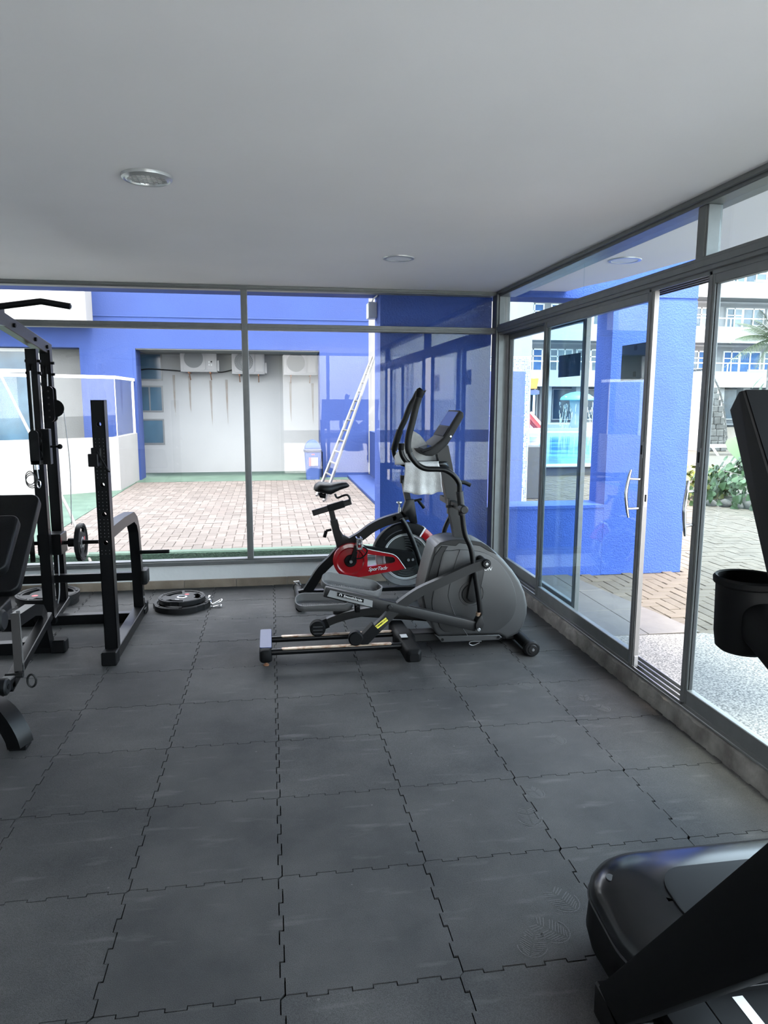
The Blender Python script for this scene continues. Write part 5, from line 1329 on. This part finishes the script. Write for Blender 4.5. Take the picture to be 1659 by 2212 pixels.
# base
r0, r1 = at(640, 1284, Z=.05), at(930, 1278, Z=.05)
MB().tube([V((r0.x+.02, 5.36, .04)), V((r0.x+.02, 5.94, .04))], .034, 16).build('rear_foot', 'black_steel', bk)
for y in (5.35, 5.93): MB().cyl((r0.x+.02, y-.012, .04), (r0.x+.02, y+.03, .04), .039, 18, bevel=.006).build('end_cap', 'black_plastic', bk)
xf = B5([(315, 900)], YC)[0].x
MB().tube([V((xf, 5.36, .04)), V((xf, 5.94, .04))], .034, 16).build('front_foot', 'black_steel', bk)
for y in (5.35, 5.93): MB().cyl((xf, y-.012, .04), (xf, y+.03, .04), .039, 18, bevel=.006).build('end_cap', 'black_plastic', bk)
MB().beam((r0.x+.02, YC, .075), (xf, YC, .075), .05, .03).build('base_rail', 'black_steel', bk)
MB().beam(B5([(315, 900)], YC)[0], (xf, YC, .05), .05, .05, (0, 1, 0)).build('fork_foot', 'black_steel', bk)
MB().tube([B3([(345, 880)])[0], V((r0.x+.02, YC, .06))], .035, 12).build('arch_foot', 'black_steel', bk)
for y in (5.40, 5.90): MB().tube([V((r0.x+.015, y, .075)), V((r0.x-.01, y, .10)), V((r0.x+.03, y, .10)), V((r0.x+.045, y, .07))], .006, 8).build('foot_bracket', 'steel', bk)
# ================================================================== half rack with cable tower
rk = thing('half_rack', 'black half rack with cable tower by the back window', 'power rack', (-1.6, 5.0, 0))
def tubebox(a, b_, w, h, name, up=(0, 1, 0), mt_='black_steel', parent=rk): return MB().beam(a, b_, w, h, up, .004).build(name, mt_, parent, 0)
for sx in (1, -1):
    X = -1.60 + sx*.60
    bl = MB().beam((X, 4.44, .04), (X, 5.52, .04), .075, .075, (0, 0, 1), .004).build('side_beam', 'black_steel', rk, 0)
    MB().box((X-.045, 4.375, 0), (X+.045, 4.47, .085), .006).build('foot_cap', 'black_plastic', bl)
    MB().box((X-.043, 5.47, 0), (X+.043, 5.56, .085), .006).build('foot_cap', 'black_plastic', bl)
    # upright: hollow tube, holes seen through from the front
    u = MB(); hz_ = [at(232, y, Y=4.50).z for y in (916, 1046, 1109, 1170)]; zt = 1.60; hw = .0375
    segs = [(.075, None)]
    # three walls plus perforated front and back plates
    u.box((X-hw, 4.46, .075), (X-hw+.004, 4.54, zt)).box((X+hw-.004, 4.46, .075), (X+hw, 4.54, zt)).box((X-hw, 4.46, zt-.004), (X+hw, 4.54, zt))
    zs = sorted(hz_)
    for yy in (4.46, 4.536):
        z0 = .075
        for hz2 in zs:
            r = .014
            u.box((X-hw, yy, z0), (X+hw, yy+.004, hz2-.03))
            sq = [(X-hw, hz2-.03), (X+hw, hz2-.03), (X+hw, hz2+.03), (X-hw, hz2+.03)]
            n_ = 32; o_ = []; i_ = []
            for k in range(n_):
                a = 2*pi*(k+.5)/n_; c_, s_ = cos(a), sin(a); t = min(hw/abs(c_) if abs(c_) > 1e-6 else 9, .03/abs(s_) if abs(s_) > 1e-6 else 9)
                o_.append((X+c_*t, hz2+s_*t)); i_.append((X+.002+c_*r, hz2+s_*r))
            u.ring2(o_, i_, yy, yy+.004, 'Y'); z0 = hz2+.03
        u.box((X-hw, yy, z0), (X+hw, yy+.004, zt))
    up = u.build('upright', 'black_steel', rk, 0)
    MB().box((X-.040, 4.456, .60), (X+.040, 4.544, 1.47)).build('upright_sleeve', 'black_steel', up, 0) if False else None
    if sx > 0:
        dt = MB()
        for i in range(34):
            for j in range(3):
                z = .68+i*.021; x_ = X-.022+j*.022
                if any(abs(z-h) < .026 for h in zs): continue
                dt.box((x_-.0012, 4.4590, z-.0012), (x_+.0012, 4.4605, z+.0012))
        dt.build('pin_dots', 'print_grey', up, 0)['kind'] = 'stuff'
    # J-hook
    pz = at(233, 985, Y=4.45).z
    jh = MB().box((X-.045, 4.43, pz-.055), (X+.010, 4.462, pz+.05), .004).box((X-.045, 4.36, pz-.055), (X+.01, 4.43, pz-.035), .004).box((X-.045, 4.35, pz-.055), (X+.01, 4.362, pz+.02), .004).build('bar_hook', 'black_steel', rk, 0)
    MB().tube([(X-.01, 4.43, pz+.03), (X+.045, 4.44, pz-.09), (X+.055, 4.44, pz-.092)], .006, 8).build('hook_pin', 'black_plastic', jh)
    # rear post with the bent arm
    MB().rtube([V((X, 5.44, .075)), V((X, 5.42, .40)), V((X, 5.38, .66)), V((X, 5.32, .74)), V((X, 5.22, .785)), V((X, 4.90, .80)), V((X, 4.53, .80))], .070, .070).build('rear_post', 'black_steel', rk, 0)
    MB().cyl((X+sx*.03, 5.36, .50), (X+sx*.245, 5.36, .50), .015, 16, bevel=.002).build('plate_peg', 'black_steel', rk)
    p_ = MB().box((X-.045, 5.40, .02), (X+.045, 5.49, .055), .003).build('post_flange', 'black_steel', rk, 0)
    for z in (.14, .26): MB().cyl((X+sx*.034, 5.43, z), (X+sx*.042, 5.43, z), .010, 10).build('bolt', 'steel', rk)
tubebox((-2.2, 5.42, .31), (-1.0, 5.42, .31), .05, .06, 'rear_crossbar', (0, 0, 1))
MB().prism(rrect(-.97, -.925, 5.36, 5.50, .02), .25, .36, 'Z', .012, 2).build('crossbar_pad', 'black_vinyl', rk)
tubebox((-2.2, 5.30, .035), (-.99, 5.30, .035), .07, .07, 'base_crossbar', (0, 0, 1))
# cable tower: two channels, shoe, boom, pull-up bar
for y, x, zt in ((5.27, -1.585, 1.94), (5.55, -1.575, 1.95)):
    cb_ = MB().box((x-.035, y-.03, .07), (x+.035, y-.026, zt), .001).box((x-.035, y-.03, .07), (x-.031, y+.03, zt)).box((x+.031, y-.03, .07), (x+.035, y+.03, zt)).build('tower_post', 'black_steel', rk, 0)
    for z in (.4, .7, 1.0, 1.3, 1.6): MB().cyl((x+.0345, y, z), (x+.037, y, z), .005, 8).build('post_hole', 'gasket', cb_)
    for z in (1.78, 1.86): MB().cyl((x-.045, y-.005, z), (x+.055, y-.005, z), .010, 10).build('axle_bolt', 'black_steel', cb_)
tubebox((-1.58, 5.22, .05), (-1.58, 5.60, .10), .09, .05, 'tower_shoe', (0, 0, 1))
tubebox((-1.58, 5.62, 1.955), (-1.58, 3.95, 2.17), .06, .085, 'boom', (0, 0, 1))
for y in (5.5, 5.25, 4.85): 
    z = 1.955+(5.62-y)*.1287; MB().cyl((-1.552, y, z), (-1.540, y, z), .013, 8).build('boom_bolt', 'black_plastic', rk)
pbz = 2.20
b0, b1, b2, b3 = at(152, 662, Y=4.0), at(88, 651, Y=4.0), at(0, 662, Y=4.0), at(-40, 670, Y=4.0)
MB().tube([b0, b1.lerp(b0, .12), b1, b1.lerp(b2, .12), b2, b3, V((-2.05, 4.0, b1.z)), V((-2.2, 4.0, b0.z))], .016, 14).build('pull_up_bar', 'black_steel', rk)
MB().cyl(b0+V((.002, 0, -.001)), b0+V((.006, 0, -.002)), .008, 12).build('bar_end', 'steel', rk)
MB().box((b2.x-.12, 3.93, b2.z-.09), (b2.x+.0, 4.06, b2.z+.0)).build('bar_bracket', 'black_steel', rk, 0)
# pulleys, cables, weight carriage
def pulley(c, r, w=.02, ax='X', name='pulley', par=rk, rz=0):
    Mx = Matrix.Translation(V(c)) @ (Matrix.Rotation(pi/2, 4, 'Y') if ax == 'X' else Matrix.Rotation(pi/2, 4, 'X'))
    return MB().lathe([(0, -w/2), (r, -w/2), (r*.86, 0), (r, w/2), (0, w/2)], 28, Mx).build(name, 'black_plastic', par)
for p_, r in (((-1.585, 5.25, 1.80), .045), ((-1.575, 5.53, 1.80), .048), ((-1.575, 5.50, 1.60), .045), ((-1.575, 5.38, .12), .045)): pulley(p_, r)
pc = at(110, 882, Y=5.45); pulley(pc+V((.025, 0, 0)), .062, .02, 'Y')
ph_ = at(107, 873, Y=5.42)
MB().prism(rrect(ph_.x-.033, ph_.x+.033, ph_.z-.125, ph_.z+.125, .03), 5.405, 5.415, 'Y').prism(rrect(ph_.x-.033, ph_.x+.033, ph_.z-.125, ph_.z+.125, .03), 5.475, 5.485, 'Y').build('pulley_housing', 'black_steel', rk, 0)
for i in range(5): MB().cyl((ph_.x, 5.404, ph_.z-.09+i*.045), (ph_.x, 5.400, ph_.z-.09+i*.045), .007, 10).build('housing_hole', 'gasket', rk)
ts = at(84, 965, Y=5.20); tsl = MB().prism(rrect(ts.x-.03, ts.x+.03, ts.z-.115, ts.z+.115, .028), 5.10, 5.112, 'Y').prism(rrect(ts.x-.03, ts.x+.03, ts.z-.115, ts.z+.115, .028), 5.17, 5.182, 'Y').box((ts.x-.03, 5.10, ts.z-.115), (ts.x+.03, 5.18, ts.z-.085), .004).build('cable_trolley', 'black_steel', rk, 0)
MB().box((ts.x-.04, 5.185, ts.z-.12), (ts.x+.075, 5.24, ts.z+.12), .003).build('trolley_plate', 'black_steel', rk, 0)
for dz in (.04, -.05): pulley((ts.x, 5.14, ts.z+dz), .036, .02, 'Y')
MB().cyl((ts.x+.06, 5.20, ts.z), (ts.x+.13, 5.20, ts.z), .008, 10).sphere((ts.x+.135, 5.20, ts.z), .018, 12).build('pull_pin', 'black_plastic', rk)
MB().cyl((ts.x-.005, 5.14, ts.z-.115), (ts.x-.005, 5.14, ts.z-.15), .016, 14).build('cable_stop', 'chrome', rk)
mt0 = V((ts.x-.003, 5.14, ts.z-.15)); hkz = at(84, 1050, Y=5.14).z
MB().tube([(ts.x, 5.13, 1.79), (ts.x, 5.13, ts.z+.10)], .0045, 8).build('cable', 'cable', rk)
MB().tube([mt0, V((mt0.x+.004, 5.14, hkz+.05))], .004, 8).build('cable', 'cable', rk)
MB().tube([V((mt0.x+.005+.011*cos(R(a)), 5.14, hkz+.012+.026*sin(R(a)))) for a in range(90, 440, 14)], .004, 8).build('snap_hook', 'chrome', rk)
for k in range(3): MB().tube([V((mt0.x-.045+.004*k+(.030+.005*k)*cos(R(a)), 5.13+.004*k, mt0.z-.055-.012*k+(.045)*sin(R(a)))) for a in range(0, 360, 20)], .0028, 6, closed=True).build('wire_loop', 'charcoal', rk)
MB().tube([(-1.56, 5.50, 1.78), (-1.565, 5.50, 1.60)], .0045, 8).build('cable', 'cable', rk)
MB().tube([(-1.605, 5.36, 1.85), (-1.575, 5.46, 1.64)], .0035, 8).build('cable', 'charcoal', rk)
MB().tube([pc+V((.085, 0, -.02)), V((pc.x+.10, 5.46, pc.z-.4)), V((pc.x+.085, 5.46, .7))], .003, 6, smooth=5).build('cable', 'cable', rk)
MB().tube([(-1.54, 5.40, .62), (-1.545, 5.40, .30), (-1.56, 5.40, .15), (-1.60, 5.40, .09), (-1.63, 5.36, .20), (-1.625, 5.36, .55)], .0045, 8, smooth=5).build('cable', 'cable', rk)
cz = .575
MB().box((-1.66, 5.34, cz-.075), (-1.50, 5.50, cz+.075), .004).build('weight_carriage', 'black_steel', rk, 0)
MB().cyl((-1.90, 5.42, cz), (-1.26, 5.42, cz), .0145, 16, bevel=.002).build('carriage_bar', 'black_steel', rk)
MB().cyl((-1.47, 5.42, cz), (-1.425, 5.42, cz), .032, 20).build('bar_collar', 'black_plastic', rk)
MB().box((-1.512, 5.345, cz+.0), (-1.499, 5.349, cz+.055)).build('red_label', 'sticker_red', rk, 0)

# ------------------------------------------------------------------ rubber weight plates
def plate_meshes(r, t):
    """tri-grip plate in the xy plane, lying, z 0..t"""
    n = 96; out_ = []
    b = MB()
    # body: outline with three flats, three grip slots cut by building sectors
    def ro(a): 
        k = (a*180/pi) % 120
        return r*(.965 if 50 < k < 70 else 1.0)
    slots = [(20, 82), (140, 202), (260, 322)]
    rh = .026
    ring = lambda rr, z: [V((rr(a) * cos(a), rr(a)*sin(a), z)) for a in [2*pi*i/n for i in range(n)]]
    r1, r2 = r*.56, r*.80
    def inslot(i):
        k = (i+.5)*360/n
        return any(s0 < k < s1 for s0, s1 in slots)
    zs = (0, t)
    rad = [lambda a: rh, lambda a: r1, lambda a: r2, ro]
    hgt = [t*.80, t*.80, t*.80, t*.97]
    Vt = [[[b.bm.verts.new((f(2*pi*i/n)*cos(2*pi*i/n), f(2*pi*i/n)*sin(2*pi*i/n), (hgt[j] if zt else t-hgt[j]))) for i in range(n)] for j, f in enumerate(rad)] for zt in (0, 1)]
    F_ = b.bm.faces.new
    for i in range(n):
        k = (i+1) % n
        for j in range(3):
            sl_ = j == 1 and inslot(i)
            if not sl_:
                F_((Vt[1][j][i], Vt[1][j+1][i], Vt[1][j+1][k], Vt[1][j][k])); F_((Vt[0][j][i], Vt[0][j][k], Vt[0][j+1][k], Vt[0][j+1][i]))
            else:
                for jj in (1, 2): F_((Vt[0][jj][i], Vt[0][jj][k], Vt[1][jj][k], Vt[1][jj][i]))
                if not inslot((i-1) % n): F_((Vt[0][1][i], Vt[0][2][i], Vt[1][2][i], Vt[1][1][i]))
                if not inslot(k): F_((Vt[0][1][k], Vt[1][1][k], Vt[1][2][k], Vt[0][2][k]))
        F_((Vt[0][3][i], Vt[0][3][k], Vt[1][3][k], Vt[1][3][i])); F_((Vt[0][0][i], Vt[1][0][i], Vt[1][0][k], Vt[0][0][k]))
    return b
_pc = {}
def plate(label, r, t, loc, rot=(0, 0, 0), group='rubber grip plates', red=True):
    th = thing('weight_plate', label, 'weight plate', loc, group=group); th.rotation_euler = rot; ORG[th.name] = V((0, 0, 0))
    key = (r, t)
    if key not in _pc:
        body = plate_meshes(r, t).mesh('plate_body', 'rubber', 30)
        hub_ = MB().lathe([(.0255, 0), (.0255, t*.9), (.034, t*.92), (.040, t*.86), (.040, t*.14), (.034, t*.08)], 28, closed=True).mesh('plate_hub', 'steel', 30)
        rim = MB()
        for a0 in (84, 204, 324):
            rim.tube([V((r*.90*cos(R(a)), r*.90*sin(R(a)), t*.97)) for a in range(a0, a0+54, 6)], r*.035, 6, flat=.35)
        for a0 in (20, 140, 260): rim.tube([V((r*.90*cos(R(a)), r*.90*sin(R(a)), t*.93)) for a in range(a0, a0+63, 6)], r*.045, 6, flat=.5)
        _pc[key] = (body, hub_, rim.mesh('plate_rim', 'rubber', 30), MB().cyl((0, 0, 0), (0, 0, .0014), r*.10, 20).mesh('plate_badge', 'sticker_red', 30), MB().prism([(-.035, -.012), (-.01, -.03), (.01, -.03), (.035, -.012), (.035, .012), (.01, .03), (-.01, .03), (-.035, .012)], 0, .0012, 'Z').mesh('badge_plus', 'print_white', 0), MB().box((-r*.10, -r*.018, 0), (r*.10, r*.018, .0013)).mesh('plate_mark', 'print_white', 0))
    body, hub_, rim, bad, plus, mark = _pc[key]
    def ch(nm, me, p=th, loc_=(0, 0, 0), rz=0, sc=1):
        o = bpy.data.objects.new(nm, me); COL.objects.link(o); o.parent = p; o.location = loc_; o.rotation_euler = (0, 0, rz); o.scale = (sc,)*3; return o
    ch('body', body); ch('hub_ring', hub_); ch('grip_rim', rim)
    if red:
        q = ch('badge', bad, loc_=(r*.43*cos(R(110)), r*.43*sin(R(110)), t*.80)); ch('badge_mark', plus, q, (0, 0, .0012), 0, r*.10*.045/.0035/ .045*.0045)
        ch('kilogram_mark', mark, loc_=(r*.43*cos(R(290)), r*.43*sin(R(290)), t*.80), rz=R(20))
    return th
random.seed(9)
p1 = at(392, 1326, Z=0); px_, py_ = (-.93-.515)/2+.0, 5.62
plate('larger black weight plate at the bottom of the two-plate stack', .215, .045, (-.715, 5.625, 0.0), (0, 0, .3), red=False)
plate('smaller black weight plate with red dot on top of the two-plate stack', .178, .036, (-.715, 5.645, .0455), (0, 0, -.75))
plate('black weight plate lying on the floor behind the cable tower', .235, .045, (-1.775, 5.88, .0455), (0, 0, 1.9))
plate('lower black weight plate under another one behind the cable tower', .225, .045, (-1.775, 5.88, 0), (0, 0, .4), red=False)
plate('upright black weight plate hanging right of the cable tower carriage', .138, .034, (-1.40, 5.42, cz), (0, pi/2, 0))
plate('upright black weight plate hanging left of the cable tower carriage', .138, .034, (-1.74, 5.42, cz), (0, pi/2, .3), red=False)
# spring clip
sc_ = thing('spring_clip', 'chrome spring collar lying beside the two-plate stack', 'clip', (-.46, 5.60, 0)); 
cx_, cy__, czz = at(455, 1297, Y=5.60).x, 5.60, .058
MB().tube([V((cx_+.004*(k/24)-.012, cy__+.030*cos(2*pi*k/16), czz+.030*sin(2*pi*k/16))) for k in range(58)], .0042, 7).build('coil', 'chrome', sc_)
MB().tube([(cx_, cy__-.028, czz-.01), (cx_+.006, cy__-.03, .006), (cx_+.07, cy__-.045, .005), (cx_+.083, cy__-.035, .014), (cx_+.075, cy__-.022, .018), (cx_+.02, cy__-.028, .008)], .0042, 8, smooth=4).build('handle', 'chrome', sc_)
MB().tube([(cx_-.002, cy__+.028, czz-.015), (cx_+.01, cy__+.0, .022), (cx_+.07, cy__+.02, .045), (cx_+.086, cy__+.01, .050), (cx_+.078, cy__-.004, .040), (cx_+.02, cy__-.01, .018)], .0042, 8, smooth=4).build('handle', 'chrome', sc_)

# ================================================================== adjustable bench
bn2 = thing('adjustable_bench', 'black padded adjustable bench at the left with its backrest raised', 'bench', (-1.6, 4.1, 0))
XB = -1.50
def pad(pts, w, t, name, r=.05, parent=bn2):
    """padded board between two points of its centre line (x constant); front faces -y/up"""
    a, b_ = V(pts[0]), V(pts[1]); d = (b_-a); L = d.length; y_ = d.normalized(); x_ = V((1, 0, 0)); z_ = x_.cross(y_)
    T = Matrix((x_, y_, z_)).transposed().to_4x4(); T.translation = a
    m_ = MB().prism(rrect(-w/2, w/2, 0, L, r, 6), -t/2, t/2, 'Z', .012, 3, M=T)
    o = m_.build(name, 'black_vinyl', parent)
    rr = rrect(-w/2+.006, w/2-.006, .006, L-.006, r, 6)
    MB().tube([T @ V((x, y, t/2-.006)) for x, y in rr], .0030, 6, closed=True).build('piping', 'rubber', o)
    return o
tp, bt_ = at(60, 1073, X=-1.44), at(30, 1268, X=-1.44)
pad([(-1.57, 4.13, .535), (-1.57, 4.655, 1.01)], .34, .06, 'back_pad', .055)
pad([(-1.58, 3.74, .47), (-1.58, 4.11, .505)], .32, .06, 'seat_pad', .05)
# front arm pad close to the camera on its own post
pad([(-1.52, 3.50, .80), (-1.52, 3.76, 1.02)], .57, .055, 'arm_pad', .04)
MB().rtube([V((XB, 3.72, .93)), V((XB, 3.70, .45))], .05, .05).build('arm_pad_post', 'black_steel', bn2, 0)
MB().beam((XB, 3.60, .40), (XB, 4.22, .42), .06, .06, (0, 0, 1), .004).build('seat_rail', 'black_steel', bn2, 0)
MB().beam((-1.57, 4.16, .49), (-1.57, 4.62, .91), .05, .05, (1, 0, 0), .004).build('back_rail', 'black_steel', bn2, 0)
MB().rtube([V((XB+.03, 4.12, .36)), V((XB+.06, 4.42, .36)), V((XB+.07, 4.52, .33)), V((XB+.07, 4.60, .24)), V((XB+.07, 4.66, .06))], .06, .07).build('rear_leg', 'black_steel', bn2, 0)
rf = MB().beam((-2.0, 4.70, .04), (-1.36, 4.70, .04), .075, .075, (0, 0, 1), .004).build('rear_foot', 'black_steel', bn2, 0)
MB().box((-1.42, 4.655, 0), (-1.325, 4.745, .085), .008).build('foot_cap', 'black_plastic', rf, 0)
MB().box((-1.60, 4.64, .075), (-1.48, 4.76, .09), .003).build('leg_flange', 'black_steel', bn2, 0)
MB().beam((XB+.10, 3.85, .10), (XB+.10, 4.60, .27), .05, .06, (1, 0, 0), .004).build('spine', 'black_steel', bn2, 0)
MB().rtube([V((XB+.10, 4.05, .45)), V((XB+.12, 3.98, .12))], .04, .05).build('front_strut', 'black_steel', bn2, 0)
MB().rtube([V((XB+.10, 4.10, .45)), V((XB+.12, 4.04, .12))], .02, .03).build('strut_brace', 'shroud_rim', bn2, 0)
MB().cyl((XB+.07, 3.93, .14), (XB+.16, 3.93, .14), .014, 12).build('pop_pin', 'charcoal', bn2)
MB().tube([V((XB+.20+.022*cos(R(a)), 3.93, .105+.035*sin(R(a)))) for a in range(0, 360, 20)], .006, 8, closed=True).build('pin_ring', 'charcoal', bn2)
ro_ = at(2, 1484, Y=3.72); MB().cyl((-1.75, 3.72, ro_.z), (ro_.x+.035, 3.72, ro_.z), .045, 24, bevel=.008).build('foam_roller', 'rubber', bn2)
MB().cyl((ro_.x+.034, 3.72, ro_.z), (ro_.x+.038, 3.72, ro_.z), .014, 14).build('roller_hole', 'black_plastic', bn2)
sr = at(4, 1340, Y=3.76); MB().cyl((-1.9, 3.76, sr.z), (sr.x+.015, 3.76, sr.z), .055, 24, bevel=.01).build('foam_roller', 'rubber', bn2)
fe = at(38, 1585, Y=3.36)
MB().rtube([V((XB+.02, 3.62, .14)), V((-1.42, 3.50, .185)), V((-1.33, 3.43, .19)), V((-1.25, 3.385, .155)), V((-1.195, 3.36, .07)), V((-1.18, 3.355, .015))], .085, .075, smooth=3).build('front_leg', 'black_steel', bn2)
MB().box((-1.225, 3.325, 0), (-1.145, 3.40, .02), .004).build('foot_pad', 'black_plastic', bn2, 0)
MB().beam((XB+.1, 3.66, .14), (XB+.1, 3.9, .12), .06, .06, (0, 0, 1), .004).build('front_bracket', 'black_steel', bn2, 0)
# ================================================================== treadmill in the near right corner
tm = thing('treadmill', 'black treadmill with glossy motor hood and cup holder in the near corner', 'treadmill', (1.25, 1.1, 0))
TX0, TX1, TY0, TY1 = .865, 1.665, -.15, 1.86
def rr3d(x0, x1, y0, y1, r, z, n=8): return [V((a, b_, z)) for a, b_ in rrect(x0, x1, y0, y1, r, n)]
# deck frame and belt
MB().box((TX0+.06, TY0, .05), (TX1-.06, 1.50, .125), .01).build('deck_frame', 'black_steel', tm)
MB().box((TX0+.16, TY0+.02, .125), (TX1-.16, 1.50, .140), .004).build('running_belt', 'rubber', tm)
for x0, x1, xs_ in ((TX0+.04, TX0+.155, TX0+.235), (TX1-.155, TX1-.04, TX1-.25)):
    sr_ = MB().box((x0, TY0, .115), (x1, 1.50, .152), .008, 2).build('side_rail', 'hood_panel', tm)
    MB().box((xs_, TY0+.04, .1405), (xs_+.028, 1.42, .1412)).build('belt_stripe', 'print_white', tm, 0)
for x in (TX0+.12, TX1-.12):
    for y in (0.0, 1.3): MB().cyl((x, y, 0), (x, y, .06), .028, 16).build('foot', 'rubber', tm)
# motor hood: skirt, glossy cover, recessed panel
def ringH(s, z, k=0): return [V((a, b_, z + (-.09*max(0, (1.62-b_)/.4) if k else 0))) for a, b_ in rrect(TX0+s, TX1-s, 1.43+s*.4, TY1-s, max(.02, .15-s*.5), 10)]
MB().loft([ringH(.04, .03), ringH(.012, .05), ringH(0, .10), ringH(.004, .17), ringH(.014, .205)]).build('motor_skirt', 'black_plastic', tm)
def hoodtop(u, v):
    # u across, v along; superellipse plan, crowned top falling towards the user
    x = -1+2*u; y = -1+2*v
    X = (TX0+TX1)/2 + (TX1-TX0)/2*x; Y = 1.565 + .295*y
    return X, Y
rings = []
for s, z in ((.006, .190), (.000, .205), (.002, .225), (.012, .245), (.030, .262), (.060, .276), (.10, .286), (.16, .293), (.23, .2938)):
    rings.append([V((a, b_, z - .075*max(0, (1.72-b_)/.45)**1.2)) for a, b_ in rrect(TX0+s, TX1-s, 1.43+s*.4, TY1-s*.9, max(.03, .16-s*.35), 12)])
MB().loft(rings).build('motor_hood', 'hood_gloss', tm, 70)
pn = []
for s, dz in ((0, -.004), (.0, .0018), (.006, .0035)):
    pn.append([V((a, b_, 296e-3+dz - .075*max(0, (1.72-b_)/.45)**1.2)) for a, b_ in rrect(1.04+s, 1.49-s, 1.50+s, 1.705-s, .08, 10)])
MB().loft(pn).build('hood_panel', 'hood_panel', tm, 60)
for x in (TX0+.055, TX1-.055):
    MB().cyl((x, 1.725, .258), (x, 1.722, .272), .012, 14).build('screw_hole', 'gasket', tm)
MB().tube([V((a, b_, .198 - .075*max(0, (1.72-b_)/.45)**1.2)) for a, b_ in rrect(TX0+.002, TX1-.002, 1.435, TY1-.002, .155, 12)], .005, 6, closed=True).build('hood_seam', 'gasket', tm)
# uprights, leaning back towards the user
for xx in (.80, 1.66):
    pr = [(1.53, .115), (1.43, .09), (.95, .66), (.73, .98), (.80, 1.10), (.98, .88)]
    MB().prism(pr, xx, xx+.065, 'X', .005, 2).build('upright', 'black_plastic', tm)
    MB().box((xx+.0, 1.40, .02), (xx+.09, 1.55, .115), .006).build('upright_base', 'black_steel', tm)
# console
cpts = [(1.172, 1.585), (1.150, 1.618), (1.138, 1.620), (1.03, 1.44), (.965, 1.315), (.985, 1.285), (1.035, 1.305)]
cs_ = MB().prism(cpts, .80, 1.70, 'X', .008, 2).build('console', 'console_grey', tm)
c0, c1 = V((0, 1.138, 1.620)), V((0, 1.03, 1.44)); cd = c1-c0; cn = V((0, -cd.z, cd.y)).normalized(); cn = cn if cn.y < 0 else -cn
def cplate(x0, x1, t0, t1, h, name, m_, par):
    p = [V((x, 0, 0))+c0+cd*t+cn*h for x, t in ((x0, t0), (x1, t0), (x1, t1), (x0, t1))]
    return MB().loft([p, [q-cn*.006 for q in p]]).build(name, m_, par, 0)
cplate(.806, 1.694, .01, 1.55, .002, 'face_panel', 'black_plastic', cs_); cplate(1.05, 1.45, .12, .80, .004, 'screen', 'screen', cs_)
MB().beam((1.25, 1.02, 1.34), (1.25, .82, 1.05), .55, .06, (1, 0, 0), .01).build('console_neck', 'black_plastic', tm)
MB().rtube([V((.84, .78, 1.03)), V((1.25, .80, 1.06)), V((1.69, .78, 1.03))], .09, .08).build('cross_bar', 'black_plastic', tm)
# cup holders and handrails
for xx in (.826, 1.66):
    ch_ = MB().lathe([(0, 0), (.040, 0), (.047, .006), (.0505, .03), (.053, .118), (.0575, .122), (.058, .131), (.0545, .135), (.0505, .133), (.049, .12), (.043, .012), (0, .010)], 40, Matrix.Translation((xx, 1.115, 1.162))).build('cup_holder', 'black_plastic', tm)
    MB().loft([[V((xx+a*1.0, y, z+b_)) for a, b_ in rrect(-w, w, -h, h, min(w, h)*.75, 6)] for y, z, w, h in ((1.085, 1.225, .034, .038), (1.055, 1.218, .036, .042), (1.00, 1.195, .036, .044), (.90, 1.143, .033, .042), (.78, 1.075, .030, .038), (.45, 1.02, .026, .03))]).build('handrail', 'black_plastic', tm)
